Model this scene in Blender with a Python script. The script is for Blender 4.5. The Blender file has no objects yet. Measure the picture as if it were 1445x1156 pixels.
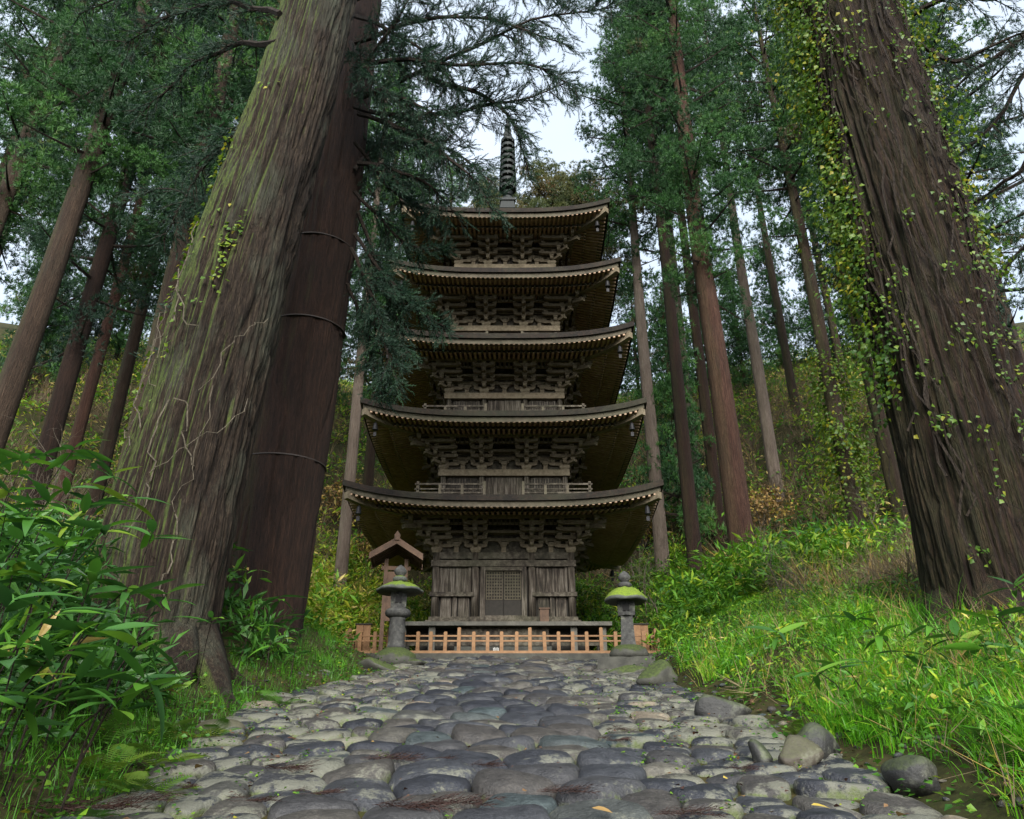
import bpy, math, random
import numpy as np
from mathutils import Vector, Matrix

# ------------------------------------------------------------------ camera, world, sun, exposure
scene = bpy.context.scene
C = scene.collection
CAM_H = 1.15
FPX = 1050.0                       # focal length in photograph pixels
PITCH = math.radians(24.747)
cam_d = bpy.data.cameras.new('camera')
cam = bpy.data.objects.new('camera', cam_d)
C.objects.link(cam)
cam.location = (0, 0, CAM_H)
cam.rotation_euler = (math.radians(90) + PITCH, 0, 0)
cam_d.sensor_width = 36.0
cam_d.lens = FPX / 1445.0 * 36.0
cam_d.clip_end = 3000
scene.camera = cam

SUN_EL, SUN_AZ = math.radians(31), math.radians(176)      # azimuth clockwise from +Y
world = bpy.data.worlds.new('World')
scene.world = world
world.use_nodes = True
wn, wl = world.node_tree.nodes, world.node_tree.links
wn.clear()
wo = wn.new('ShaderNodeOutputWorld')
bg = wn.new('ShaderNodeBackground')
sky = wn.new('ShaderNodeTexSky')
sky.sky_type = 'NISHITA'
sky.sun_disc = False
sky.sun_elevation = SUN_EL
sky.sun_rotation = SUN_AZ
sky.air_density = 1.0
sky.dust_density = 3.0
# thin overcast: an even pale cloud sheet with soft mottling mixed over the clear sky
tc = wn.new('ShaderNodeTexCoord')
nz = wn.new('ShaderNodeTexNoise'); nz.inputs['Scale'].default_value = 2.2; nz.inputs['Detail'].default_value = 5
cr = wn.new('ShaderNodeValToRGB')
cr.color_ramp.elements[0].position = 0.3; cr.color_ramp.elements[0].color = (4.6, 5.5, 6.7, 1)
cr.color_ramp.elements[1].position = 0.75; cr.color_ramp.elements[1].color = (6.4, 7.1, 8.0, 1)
mx = wn.new('ShaderNodeMixRGB'); mx.inputs[0].default_value = 0.8
wl.new(tc.outputs['Generated'], nz.inputs['Vector'])
wl.new(nz.outputs['Fac'], cr.inputs[0])
wl.new(sky.outputs[0], mx.inputs[1]); wl.new(cr.outputs[0], mx.inputs[2])
wl.new(mx.outputs[0], bg.inputs[0])
bg.inputs[1].default_value = 0.035
wl.new(bg.outputs[0], wo.inputs[0])

sun_d = bpy.data.lights.new('sun', 'SUN')
sun_d.energy = 1.5
sun_d.angle = math.radians(42)
sun_d.color = (1.0, 0.965, 0.90)
sun = bpy.data.objects.new('sun', sun_d)
C.objects.link(sun)
sdir = Vector((math.sin(SUN_AZ) * math.cos(SUN_EL), math.cos(SUN_AZ) * math.cos(SUN_EL), math.sin(SUN_EL)))
sun.rotation_euler = sdir.to_track_quat('Z', 'Y').to_euler()
sun.location = (0, -20, 60)

scene.view_settings.view_transform = 'Standard'
scene.view_settings.look = 'None'
scene.view_settings.gamma = 1.0
scene.view_settings.use_curve_mapping = False
scene.view_settings.exposure = 2.5
scene.render.engine = 'CYCLES'
scene.cycles.use_denoising = True
scene.cycles.max_bounces = 5
scene.cycles.diffuse_bounces = 4
scene.cycles.glossy_bounces = 2
scene.cycles.transmission_bounces = 2
scene.cycles.transparent_max_bounces = 4
scene.cycles.caustics_reflective = False
scene.cycles.caustics_refractive = False

rng = np.random.default_rng(7)
PI = math.pi
SP, CP = math.sin(PITCH), math.cos(PITCH)


def at(x, y, Y):
    """point at distance Y in front of the camera that the photograph shows at pixel x, y"""
    u = (x - 722.5) / FPX; v = (578.0 - y) / FPX
    t = Y / (CP - v * SP)
    return np.array([u * t, Y, CAM_H + (SP + v * CP) * t])


SLOPE, TERR = .166, 3.2            # the path climbs to a level terrace at the pagoda
def base(y): return np.minimum(SLOPE * np.maximum(np.asarray(y, float), -8.0), TERR)


def on_path(x, y, h=0.0):
    """point h above the climbing path that the photograph shows at pixel x, y"""
    u = (x - 722.5) / FPX; v = (578.0 - y) / FPX; dy, dz = CP - v * SP, SP + v * CP
    t = (CAM_H - h) / (SLOPE * dy - dz)
    return np.array([u * t, dy * t, SLOPE * dy * t + h])


# ------------------------------------------------------------------ mesh helpers
class MB:
    """collects shapes for ONE mesh"""
    def __init__(s): s.v = []; s.f = []
    def add(s, vs, fs):
        o = len(s.v); s.v.extend([tuple(map(float, p)) for p in vs]); s.f.extend([tuple(i + o for i in f) for f in fs])
    def box(s, x0, x1, y0, y1, z0, z1):
        s.add([(x0, y0, z0), (x1, y0, z0), (x1, y1, z0), (x0, y1, z0), (x0, y0, z1), (x1, y0, z1), (x1, y1, z1), (x0, y1, z1)],
              [(0, 3, 2, 1), (4, 5, 6, 7), (0, 1, 5, 4), (1, 2, 6, 5), (2, 3, 7, 6), (3, 0, 4, 7)])
    def frust(s, cx, cy, z0, z1, a0, b0, a1, b1):
        """tapered block: half sizes a0,b0 at z0 and a1,b1 at z1"""
        s.add([(cx - a0, cy - b0, z0), (cx + a0, cy - b0, z0), (cx + a0, cy + b0, z0), (cx - a0, cy + b0, z0),
               (cx - a1, cy - b1, z1), (cx + a1, cy - b1, z1), (cx + a1, cy + b1, z1), (cx - a1, cy + b1, z1)],
              [(0, 3, 2, 1), (4, 5, 6, 7), (0, 1, 5, 4), (1, 2, 6, 5), (2, 3, 7, 6), (3, 0, 4, 7)])
    def loft(s, secs, cap=True):
        n = len(secs[0]); o = len(s.v)
        for q in secs: s.v.extend([tuple(map(float, p)) for p in q])
        for k in range(len(secs) - 1):
            for i in range(n):
                j = (i + 1) % n
                s.f.append((o + k * n + i, o + k * n + j, o + (k + 1) * n + j, o + (k + 1) * n + i))
        if cap:
            s.f.append(tuple(o + i for i in range(n))[::-1])
            s.f.append(tuple(o + (len(secs) - 1) * n + i for i in range(n)))
    def lathe(s, prof, n=24, cx=0, cy=0, rot=0.0):
        s.loft([[(cx + r * math.cos(rot + 2 * PI * i / n), cy + r * math.sin(rot + 2 * PI * i / n), z) for i in range(n)] for r, z in prof])
    def tube(s, pts, rad, n=6):
        pts = [Vector(p) for p in pts]; secs = []
        for k, p in enumerate(pts):
            d = (pts[min(k + 1, len(pts) - 1)] - pts[max(k - 1, 0)]).normalized()
            a = d.cross(Vector((0.31, 0.27, 0.91)) if abs(d.z) < .9 else Vector((1, 0.1, 0))).normalized(); b = d.cross(a)
            r = rad[k] if hasattr(rad, '__len__') else rad
            secs.append([tuple(p + (a * math.cos(2 * PI * i / n) + b * math.sin(2 * PI * i / n)) * r) for i in range(n)])
        s.loft(secs)
    def rot4(s, other):
        """other, turned to all four sides"""
        for k in range(4):
            c, q = [(1, 0), (0, 1), (-1, 0), (0, -1)][k]
            s.add([(x * c - y * q, x * q + y * c, z) for x, y, z in other.v], other.f)
    def mesh(s, name, mat=None, smooth=False):
        me = bpy.data.meshes.new(name); me.from_pydata(s.v, [], s.f)
        if smooth: me.polygons.foreach_set('use_smooth', [True] * len(me.polygons))
        if mat: me.materials.append(mat)
        me.update(); return me


def np_mesh(name, V, F, mat=None, smooth=True, **attrs):
    me = bpy.data.meshes.new(name)
    V = np.ascontiguousarray(V, dtype=np.float32); F = np.ascontiguousarray(F, dtype=np.int32)
    k = F.shape[1]
    me.vertices.add(len(V)); me.vertices.foreach_set('co', V.ravel())
    me.loops.add(F.size); me.loops.foreach_set('vertex_index', F.ravel())
    me.polygons.add(len(F)); me.polygons.foreach_set('loop_start', np.arange(0, F.size, k, dtype=np.int32))
    me.polygons.foreach_set('use_smooth', np.full(len(F), smooth, dtype=bool))
    for an, av in attrs.items():
        a = me.attributes.new(an, 'FLOAT', 'POINT'); a.data.foreach_set('value', np.ascontiguousarray(av, dtype=np.float32))
    if mat: me.materials.append(mat)
    me.update(calc_edges=True)
    return me


def link(name, data, parent=None, loc=None, rotz=None):
    o = bpy.data.objects.new(name, data); C.objects.link(o)
    if parent is not None: o.parent = parent
    if loc is not None: o.location = tuple(map(float, loc))
    if rotz is not None: o.rotation_euler = (0, 0, rotz)
    return o


def tag(o, label=None, cat=None, group=None, kind=None):
    if label: o['label'] = label
    if cat: o['category'] = cat
    if group: o['group'] = group
    if kind: o['kind'] = kind
    return o


def thing(name, label, cat, loc=(0, 0, 0), rotz=0, group=None):
    return tag(link(name, None, None, loc, rotz), label, cat, group)


def frames(d, up=None, roll=None):
    """rotation matrices whose x axis is d and whose z axis is near up"""
    d = d / np.linalg.norm(d, axis=1, keepdims=True)
    if up is None: up = np.tile([0., 0., 1.], (len(d), 1))
    up = up + 1e-3 * np.array([0.3, 0.5, 0.1])
    y = np.cross(up, d); n = np.linalg.norm(y, axis=1, keepdims=True); y = y / np.maximum(n, 1e-6)
    z = np.cross(d, y)
    if roll is not None:
        c, s = np.cos(roll)[:, None], np.sin(roll)[:, None]
        y, z = c * y + s * z, -s * y + c * z
    return np.stack([d, y, z], axis=2)


def scatter(tv, tf, R, T, S):
    k, n = len(T), len(tv)
    S = np.asarray(S, dtype=float)
    if S.ndim == 1: S = np.repeat(S[:, None], 3, 1)
    V = np.einsum('kij,knj->kni', R, tv[None] * S[:, None, :]) + T[:, None, :]
    F = (tf[None] + (np.arange(k) * n)[:, None, None]).reshape(-1, tf.shape[1])
    return V.reshape(-1, 3), F


class Bag:
    """joins scattered pieces into one mesh"""
    def __init__(s): s.V = []; s.F = []; s.t = []; s.n = 0
    def add(s, V, F, tint):
        s.V.append(V); s.F.append(F + s.n); s.n += len(V)
        s.t.append(np.repeat(tint, len(V) // len(tint)) if len(tint) != len(V) else tint)
    def mesh(s, name, mat, smooth=False):
        return np_mesh(name, np.concatenate(s.V), np.concatenate(s.F), mat, smooth, tint=np.concatenate(s.t))


def unit(n, r=rng):
    v = r.normal(size=(n, 3)); return v / np.linalg.norm(v, axis=1, keepdims=True)


def vnoise(u, v, nu, nv, seed, wrap=True):
    """smooth value noise; u in 0..1 wraps, v in 0..1"""
    r = np.random.default_rng(seed); G = r.random((nu, nv + 2))
    x = u * nu; y = np.clip(v, 0, 1) * nv
    i = np.floor(x).astype(int); j = np.floor(y).astype(int); fx = x - i; fy = y - j
    fx = fx * fx * (3 - 2 * fx); fy = fy * fy * (3 - 2 * fy)
    i0 = i % nu; i1 = (i + 1) % nu; j1 = np.minimum(j + 1, nv + 1)
    return (G[i0, j] * (1 - fx) + G[i1, j] * fx) * (1 - fy) + (G[i0, j1] * (1 - fx) + G[i1, j1] * fx) * fy


_ng = np.random.default_rng(99).random((256, 256))
def n2(x, y):
    i = np.floor(x).astype(int); j = np.floor(y).astype(int); fx = x - i; fy = y - j
    fx = fx * fx * (3 - 2 * fx); fy = fy * fy * (3 - 2 * fy)
    a = _ng[i % 256, j % 256]; b = _ng[(i + 1) % 256, j % 256]; c = _ng[i % 256, (j + 1) % 256]; d = _ng[(i + 1) % 256, (j + 1) % 256]
    return (a * (1 - fx) + b * fx) * (1 - fy) + (c * (1 - fx) + d * fx) * fy


# ------------------------------------------------------------------ materials
def new_mat(name):
    m = bpy.data.materials.new(name); m.use_nodes = True
    nt = m.node_tree; b = nt.nodes['Principled BSDF']
    return m, nt, b


def ramp(nt, stops):
    r = nt.nodes.new('ShaderNodeValToRGB'); e = r.color_ramp.elements
    while len(e) < len(stops): e.new(0.5)
    for q, (p, c) in zip(e, stops): q.position = p; q.color = (*c, 1)
    return r


def noise(nt, scale, detail=4, rough=.6, mapping=None, coord='Object'):
    tcn = nt.nodes.new('ShaderNodeTexCoord'); n = nt.nodes.new('ShaderNodeTexNoise')
    n.inputs['Scale'].default_value = scale; n.inputs['Detail'].default_value = detail; n.inputs['Roughness'].default_value = rough
    if mapping:
        mp = nt.nodes.new('ShaderNodeMapping'); mp.inputs['Scale'].default_value = mapping
        nt.links.new(tcn.outputs[coord], mp.inputs[0]); nt.links.new(mp.outputs[0], n.inputs['Vector'])
    else:
        nt.links.new(tcn.outputs[coord], n.inputs['Vector'])
    return n


def mix(nt, fac, a, b, mode='MIX'):
    m = nt.nodes.new('ShaderNodeMixRGB'); m.blend_type = mode
    for s, v in ((0, fac), (1, a), (2, b)):
        if hasattr(v, 'is_linked') or hasattr(v, 'links'): nt.links.new(v, m.inputs[s])
        elif s == 0: m.inputs[0].default_value = v
        else: m.inputs[s].default_value = (*v, 1)
    return m.outputs[0]


def bump(nt, b, h, strength=.5, dist=.02):
    n = nt.nodes.new('ShaderNodeBump'); n.inputs['Strength'].default_value = strength; n.inputs['Distance'].default_value = dist
    nt.links.new(h, n.inputs['Height']); nt.links.new(n.outputs[0], b.inputs['Normal'])


def attr(nt, name):
    a = nt.nodes.new('ShaderNodeAttribute'); a.attribute_name = name; return a.outputs['Fac']


def mathn(nt, op, a, b=None):
    m = nt.nodes.new('ShaderNodeMath'); m.operation = op
    for s, v in ((0, a), (1, b)):
        if v is None: continue
        if hasattr(v, 'links'): nt.links.new(v, m.inputs[s])
        else: m.inputs[s].default_value = v
    return m.outputs[0]


def leaf_mat(name, stops, rough=.5, trans=.3, spec=.4):
    m, nt, b = new_mat(name)
    r = ramp(nt, stops); nt.links.new(attr(nt, 'tint'), r.inputs[0])
    nt.links.new(r.outputs[0], b.inputs['Base Color'])
    b.inputs['Roughness'].default_value = rough; b.inputs['Specular IOR Level'].default_value = spec
    tr = nt.nodes.new('ShaderNodeBsdfTranslucent'); nt.links.new(r.outputs[0], tr.inputs[0])
    ms = nt.nodes.new('ShaderNodeMixShader'); ms.inputs[0].default_value = trans
    nt.links.new(b.outputs[0], ms.inputs[1]); nt.links.new(tr.outputs[0], ms.inputs[2])
    nt.links.new(ms.outputs[0], nt.nodes['Material Output'].inputs[0])
    return m


def bark_mat(name, stops, moss=0.0, moss_dir=(-1, 0, 0), lichen=0.0, vscale=1.0, mosscol=((.05, .075, .018), (.12, .17, .03))):
    m, nt, b = new_mat(name)
    n1 = noise(nt, 3.0 * vscale, 8, .75, (6, 6, .55)); n3 = noise(nt, 1.1, 4, .6, (1, 1, .5))
    n4 = noise(nt, 9 * vscale, 5, .7, (6, 6, .9))
    r = ramp(nt, [(.5 + (p - .5) * .46, c) for p, c in stops])
    nt.links.new(mathn(nt, 'ADD', mathn(nt, 'ADD', mathn(nt, 'MULTIPLY', n1.outputs['Fac'], .5), mathn(nt, 'MULTIPLY', n3.outputs['Fac'], .2)), mathn(nt, 'MULTIPLY', n4.outputs['Fac'], .3)), r.inputs[0])
    col = r.outputs[0]
    if lichen:
        nl = noise(nt, .9, 6, .7, (1.4, 1.4, .5)); rl = ramp(nt, [(.5, (0, 0, 0)), (.66, (1, 1, 1))]); nt.links.new(nl.outputs['Fac'], rl.inputs[0])
        col = mix(nt, mathn(nt, 'MULTIPLY', rl.outputs[0], lichen), col, (.085, .098, .068))
    if moss:
        g = nt.nodes.new('ShaderNodeNewGeometry'); dp = nt.nodes.new('ShaderNodeVectorMath'); dp.operation = 'DOT_PRODUCT'
        nt.links.new(g.outputs['Normal'], dp.inputs[0]); dp.inputs[1].default_value = moss_dir
        nm = noise(nt, 1.6, 7, .7, (1.5, 1.5, .6))
        s = mathn(nt, 'ADD', mathn(nt, 'MULTIPLY', dp.outputs['Value'], .55), mathn(nt, 'MULTIPLY', nm.outputs['Fac'], 1.1))
        rm = ramp(nt, [(.60, (0, 0, 0)), (.84, (1, 1, 1))]); nt.links.new(s, rm.inputs[0])
        nc = noise(nt, 14, 4, .7); rc = ramp(nt, [(.35, mosscol[0]), (.7, mosscol[1])]); nt.links.new(nc.outputs['Fac'], rc.inputs[0])
        col = mix(nt, mathn(nt, 'MULTIPLY', rm.outputs[0], moss * .8), col, rc.outputs[0])
    nt.links.new(col, b.inputs['Base Color']); b.inputs['Roughness'].default_value = .85; b.inputs['Specular IOR Level'].default_value = .25
    n5 = noise(nt, 4.5 * vscale, 3, .6, (6, 6, .22))
    rg = mathn(nt, 'MINIMUM', mathn(nt, 'MULTIPLY', mathn(nt, 'ABSOLUTE', mathn(nt, 'SUBTRACT', n5.outputs['Fac'], .5)), 9.0), 1.0)
    bump(nt, b, mathn(nt, 'ADD', mathn(nt, 'ADD', n1.outputs['Fac'], mathn(nt, 'MULTIPLY', rg, .55)), mathn(nt, 'MULTIPLY', n4.outputs['Fac'], .7)), 1.0, .05)
    return m


def wood_mat(name, stops, axis='z', scale=1.0, rough=.75, green=0.0, bstr=.5):
    m, nt, b = new_mat(name)
    mp = {'z': (9, 9, .7), 'x': (.7, 9, 9), 'y': (9, .7, 9), 'n': (3, 3, 3)}[axis]
    n1 = noise(nt, 2.2 * scale, 6, .65, mp); n3 = noise(nt, .7 * scale, 5, .65)
    r = ramp(nt, [(.5 + (p - .5) * .6, c) for p, c in stops])
    nt.links.new(mathn(nt, 'ADD', mathn(nt, 'MULTIPLY', n1.outputs['Fac'], .6), mathn(nt, 'MULTIPLY', n3.outputs['Fac'], .4)), r.inputs[0])
    col = r.outputs[0]
    if green:
        ng = noise(nt, .5, 6, .7); rg = ramp(nt, [(.45, (0, 0, 0)), (.65, (1, 1, 1))]); nt.links.new(ng.outputs['Fac'], rg.inputs[0])
        col = mix(nt, mathn(nt, 'MULTIPLY', rg.outputs[0], green), col, (.075, .08, .045))
    nt.links.new(col, b.inputs['Base Color']); b.inputs['Roughness'].default_value = rough; b.inputs['Specular IOR Level'].default_value = .3
    bump(nt, b, n1.outputs['Fac'], bstr, .02)
    return m


def rock_mat(name, stops, moss_up=0.0, thr=0.0, mosscol=((.04, .06, .01), (.11, .16, .02)), rough=.75, lichen=.3, scale=1.0, spec=.4):
    m, nt, b = new_mat(name)
    n1 = noise(nt, 4 * scale, 8, .7); n3 = noise(nt, 30 * scale, 4, .7); nl = noise(nt, 2.3 * scale, 7, .75)
    r = ramp(nt, stops); nt.links.new(n1.outputs['Fac'], r.inputs[0]); col = r.outputs[0]
    rl = ramp(nt, [(.56, (0, 0, 0)), (.64, (1, 1, 1))]); nt.links.new(nl.outputs['Fac'], rl.inputs[0])
    col = mix(nt, mathn(nt, 'MULTIPLY', rl.outputs[0], lichen), col, (.24, .25, .19))
    if moss_up:
        g = nt.nodes.new('ShaderNodeNewGeometry'); sx = nt.nodes.new('ShaderNodeSeparateXYZ'); nt.links.new(g.outputs['Normal'], sx.inputs[0])
        nm = noise(nt, 3.0 * scale, 6, .7)
        s = mathn(nt, 'ADD', mathn(nt, 'MULTIPLY', sx.outputs['Z'], .5), mathn(nt, 'MULTIPLY', nm.outputs['Fac'], .9))
        rm = ramp(nt, [(.58 + thr, (0, 0, 0)), (.70 + thr, (1, 1, 1))]); nt.links.new(s, rm.inputs[0])
        nc = noise(nt, 25, 4, .7); rc = ramp(nt, [(.35, mosscol[0]), (.7, mosscol[1])]); nt.links.new(nc.outputs['Fac'], rc.inputs[0])
        col = mix(nt, mathn(nt, 'MULTIPLY', rm.outputs[0], moss_up), col, rc.outputs[0])
    nt.links.new(col, b.inputs['Base Color']); b.inputs['Roughness'].default_value = rough; b.inputs['Specular IOR Level'].default_value = spec
    bump(nt, b, mathn(nt, 'ADD', n1.outputs['Fac'], mathn(nt, 'MULTIPLY', n3.outputs['Fac'], .35)), .6, .03)
    return m


def cobble_mat():
    m, nt, b = new_mat('cobble_stone')
    n1 = noise(nt, 5, 8, .7); n3 = noise(nt, 45, 4, .7); nl = noise(nt, 3.2, 8, .8)
    base = ramp(nt, [(0, (.016, .018, .025)), (.25, (.030, .033, .040)), (.5, (.044, .040, .036)), (.72, (.060, .057, .049)), (.88, (.032, .047, .051)), (1, (.16, .135, .10))])
    nt.links.new(attr(nt, 'tint'), base.inputs[0])
    rv = ramp(nt, [(.36, (.45, .45, .46)), (.52, (1.0, .98, .96)), (.66, (1.9, 1.85, 1.75))]); nt.links.new(mathn(nt, 'ADD', mathn(nt, 'MULTIPLY', n1.outputs['Fac'], .6), mathn(nt, 'MULTIPLY', n3.outputs['Fac'], .4)), rv.inputs[0])
    col = mix(nt, 1.0, base.outputs[0], rv.outputs[0], 'MULTIPLY')
    s = mathn(nt, 'ADD', nl.outputs['Fac'], mathn(nt, 'MULTIPLY', attr(nt, 'lichen'), .16))
    rl = ramp(nt, [(.57, (0, 0, 0)), (.62, (1, 1, 1))]); nt.links.new(s, rl.inputs[0])
    col = mix(nt, mathn(nt, 'MULTIPLY', rl.outputs[0], .75), col, (.145, .145, .11))
    nm = noise(nt, 2.6, 6, .75, None, 'Object'); sm = mathn(nt, 'ADD', nm.outputs['Fac'], mathn(nt, 'MULTIPLY', attr(nt, 'rim'), .22))
    rm = ramp(nt, [(.70, (0, 0, 0)), (.82, (1, 1, 1))]); nt.links.new(mathn(nt, 'ADD', sm, mathn(nt, 'MULTIPLY', attr(nt, 'lichen'), .05)), rm.inputs[0])
    col = mix(nt, mathn(nt, 'MULTIPLY', rm.outputs[0], .8), col, (.07, .095, .02))
    nt.links.new(col, b.inputs['Base Color'])
    rr = ramp(nt, [(.3, (.38, .38, .38)), (.7, (.68, .68, .68))]); nt.links.new(n1.outputs['Fac'], rr.inputs[0]); nt.links.new(rr.outputs[0], b.inputs['Roughness'])
    b.inputs['Specular IOR Level'].default_value = .45
    bump(nt, b, mathn(nt, 'ADD', n1.outputs['Fac'], mathn(nt, 'MULTIPLY', n3.outputs['Fac'], .45)), .8, .04)
    return m


def plain_mat(name, col, rough=.6, metal=0.0, vary=.3, scale=8):
    m, nt, b = new_mat(name)
    n1 = noise(nt, scale, 6, .7)
    r = ramp(nt, [(.3, tuple(c * (1 - vary) for c in col)), (.7, tuple(min(1, c * (1 + vary)) for c in col))])
    nt.links.new(n1.outputs['Fac'], r.inputs[0]); nt.links.new(r.outputs[0], b.inputs['Base Color'])
    b.inputs['Roughness'].default_value = rough; b.inputs['Metallic'].default_value = metal
    bump(nt, b, n1.outputs['Fac'], .3, .01)
    return m


M = {}
M['soil'] = rock_mat('soil', [(.36, (.012, .009, .006)), (.52, (.034, .024, .014)), (.68, (.07, .048, .026))], .35, 0.0, ((.02, .03, .008), (.05, .075, .013)), .95, .0, .5, .1)
M['joint'] = rock_mat('joint_earth', [(.36, (.010, .006, .005)), (.52, (.034, .016, .011)), (.68, (.07, .034, .022))], .35, 0.0, ((.04, .055, .01), (.08, .11, .02)), .95, .05, 1.5, .1)
M['cobble'] = cobble_mat()
M['boulder'] = rock_mat('boulder_stone', [(.3, (0.0105, 0.0110, 0.0116)), (.55, (0.0236, 0.0236, 0.0226)), (.75, (0.0420, 0.0410, 0.0368))], .25, rough=.6, lichen=.25, scale=1.2)
M['tan_rock'] = rock_mat('tan_rock', [(.3, (0.0319, 0.0250, 0.0191)), (.55, (0.0546, 0.0455, 0.0341)), (.75, (0.0774, 0.0660, 0.0501))], .15, rough=.7, lichen=.3)
M['mossy_rock'] = rock_mat('mossy_rock', [(.3, (.025, .025, .022)), (.6, (.06, .06, .05))], .95, 0.0, ((.016, .024, .006), (.055, .08, .012)), .85, .1, .8)
M['lantern'] = rock_mat('lantern_stone', [(.35, (.018, .018, .018)), (.52, (.042, .042, .04)), (.68, (.085, .085, .078))], 0, rough=.8, lichen=.3, scale=1.4)
M['lantern_cap'] = rock_mat('lantern_cap_stone', [(.3, (.04, .045, .04)), (.6, (.09, .1, .085))], 1.0, 0.0, ((.06, .10, .01), (.19, .26, .015)), .85, .2, .55)
M['cedar'] = leaf_mat('cedar_needles', [(0, (0.0110, 0.0391, 0.0133)), (.4, (0.0220, 0.0759, 0.0209)), (.7, (0.0418, 0.1265, 0.0247)), (.88, (0.0660, 0.1725, 0.0285)), (1, (0.0770, 0.0633, 0.0238))], .6, .3)
M['cedar_near'] = leaf_mat('cedar_needles_near', [(0, (.012, .030, .020)), (.5, (.020, .054, .030)), (.85, (.034, .09, .034)), (1, (.05, .11, .035))], .6, .3)
M['cedar_autumn'] = leaf_mat('cedar_needles_autumn', [(0, (0.0300, 0.0500, 0.0150)), (.4, (0.0600, 0.0850, 0.0220)), (.7, (0.1000, 0.1100, 0.0300)), (1, (0.1300, 0.0850, 0.0300))], .6, .25)
M['sasa'] = leaf_mat('bamboo_grass_leaf', [(0, (0.0207, 0.0690, 0.0165)), (.45, (0.0403, 0.1265, 0.0165)), (.75, (0.0805, 0.2185, 0.0165)), (.9, (0.1610, 0.2530, 0.0225)), (.97, (0.3220, 0.2300, 0.0675)), (1, (0.4370, 0.3105, 0.0975))], .45, .3, .4)
M['thicket'] = leaf_mat('thicket_leaf', [(0, (0.0290, 0.0950, 0.0136)), (.3, (0.0645, 0.1901, 0.0156)), (.6, (0.1452, 0.3168, 0.0175)), (.82, (0.3548, 0.4277, 0.0233)), (.93, (0.4516, 0.3960, 0.0583)), (1, (0.5806, 0.4594, 0.1555))], .5, .35)
M['dry'] = leaf_mat('dry_twigs', [(0, (0.0466, 0.0310, 0.0201)), (.4, (0.1087, 0.0776, 0.0466)), (.7, (0.2018, 0.1552, 0.0854)), (.85, (0.2639, 0.1863, 0.0698)), (1, (0.3105, 0.2018, 0.0466))], .8, .15)
M['grass'] = leaf_mat('grass_blade', [(0, (0.0446, 0.1430, 0.0108)), (.45, (0.0891, 0.3146, 0.0126)), (.75, (0.1633, 0.4433, 0.0180)), (.9, (0.3267, 0.4862, 0.0360)), (1, (0.4455, 0.3718, 0.1080))], .4, .4, .4)
M['fern'] = leaf_mat('fern_leaf', [(0, (0.0225, 0.0750, 0.0112)), (.5, (0.0600, 0.1425, 0.0150)), (.85, (0.1275, 0.1950, 0.0188)), (1, (0.1950, 0.1500, 0.0300))], .5, .4)
M['ivy'] = leaf_mat('ivy_leaf', [(0, (0.0300, 0.0780, 0.0108)), (.45, (0.0660, 0.1380, 0.0126)), (.8, (0.1440, 0.2160, 0.0144)), (1, (0.2880, 0.2640, 0.0180))], .45, .4)
M['herb'] = leaf_mat('herb_leaf', [(0, (0.0250, 0.0875, 0.0135)), (.5, (0.0625, 0.1875, 0.0162)), (.85, (0.1625, 0.3000, 0.0180)), (1, (0.3500, 0.3250, 0.0270))], .45, .35)
M['litter'] = leaf_mat('leaf_litter', [(0, (.045, .018, .012)), (.4, (.09, .04, .02)), (.75, (.17, .10, .04)), (.9, (.30, .19, .06)), (1, (.38, .28, .05))], .7, .1)
M['red_twig'] = leaf_mat('red_cedar_twig', [(0, (0.0163, 0.0065, 0.0046)), (.6, (0.0260, 0.0091, 0.0059)), (1, (0.0423, 0.0169, 0.0104))], .75, .05)
M['bark_left'] = bark_mat('bark_mossy', [(.25, (0.0058, 0.0039, 0.0021)), (.42, (0.0173, 0.0103, 0.0062)), (.56, (0.0332, 0.0220, 0.0135)), (.74, (0.0795, 0.0596, 0.0395))], .95, (-1, -.1, 0), .5)
M['bark_dark'] = bark_mat('bark_dark', [(.25, (0.0090, 0.0051, 0.0030)), (.5, (0.0234, 0.0114, 0.0072)), (.75, (0.0495, 0.0243, 0.0144))], .1)
M['bark_right'] = bark_mat('bark_ivy_tree', [(.25, (0.0063, 0.0035, 0.0021)), (.46, (0.0178, 0.0097, 0.0057)), (.60, (0.0355, 0.0194, 0.0115)), (.8, (0.0732, 0.0414, 0.0259))], .12, (-.7, -.1, -.3), .12)
M['bark_red'] = bark_mat('bark_red', [(.25, (0.0270, 0.0119, 0.0080)), (.5, (0.0675, 0.0306, 0.0200)), (.75, (0.1260, 0.0663, 0.0440))], .12, (-1, 0, 0), .15)
M['bark_mid'] = bark_mat('bark_mid', [(.25, (0.0180, 0.0115, 0.0072)), (.5, (0.0450, 0.0279, 0.0180)), (.75, (0.0855, 0.0558, 0.0360))], .2, (-1, 0, 0), .2)
M['bark_pale'] = bark_mat('bark_pale', [(.25, (0.0825, 0.0630, 0.0510)), (.5, (0.1950, 0.1500, 0.1200)), (.75, (0.3000, 0.2475, 0.2025))], .1, (-1, 0, 0), .2)
M['limb'] = bark_mat('limb_bark', [(.3, (.015, .011, .008)), (.7, (.045, .032, .022))])
M['bare'] = bark_mat('bare_twig_bark', [(.3, (.10, .085, .06)), (.7, (.20, .17, .125))])
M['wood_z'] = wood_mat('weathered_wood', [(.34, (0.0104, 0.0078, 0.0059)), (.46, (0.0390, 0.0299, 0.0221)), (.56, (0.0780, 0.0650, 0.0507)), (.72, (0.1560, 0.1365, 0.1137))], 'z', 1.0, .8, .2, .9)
M['wood_x'] = wood_mat('weathered_beam', [(.34, (0.0143, 0.0104, 0.0078)), (.5, (0.0488, 0.0396, 0.0292)), (.68, (0.1170, 0.1008, 0.0780))], 'n', 1.2, .8, .3, .8)
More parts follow.
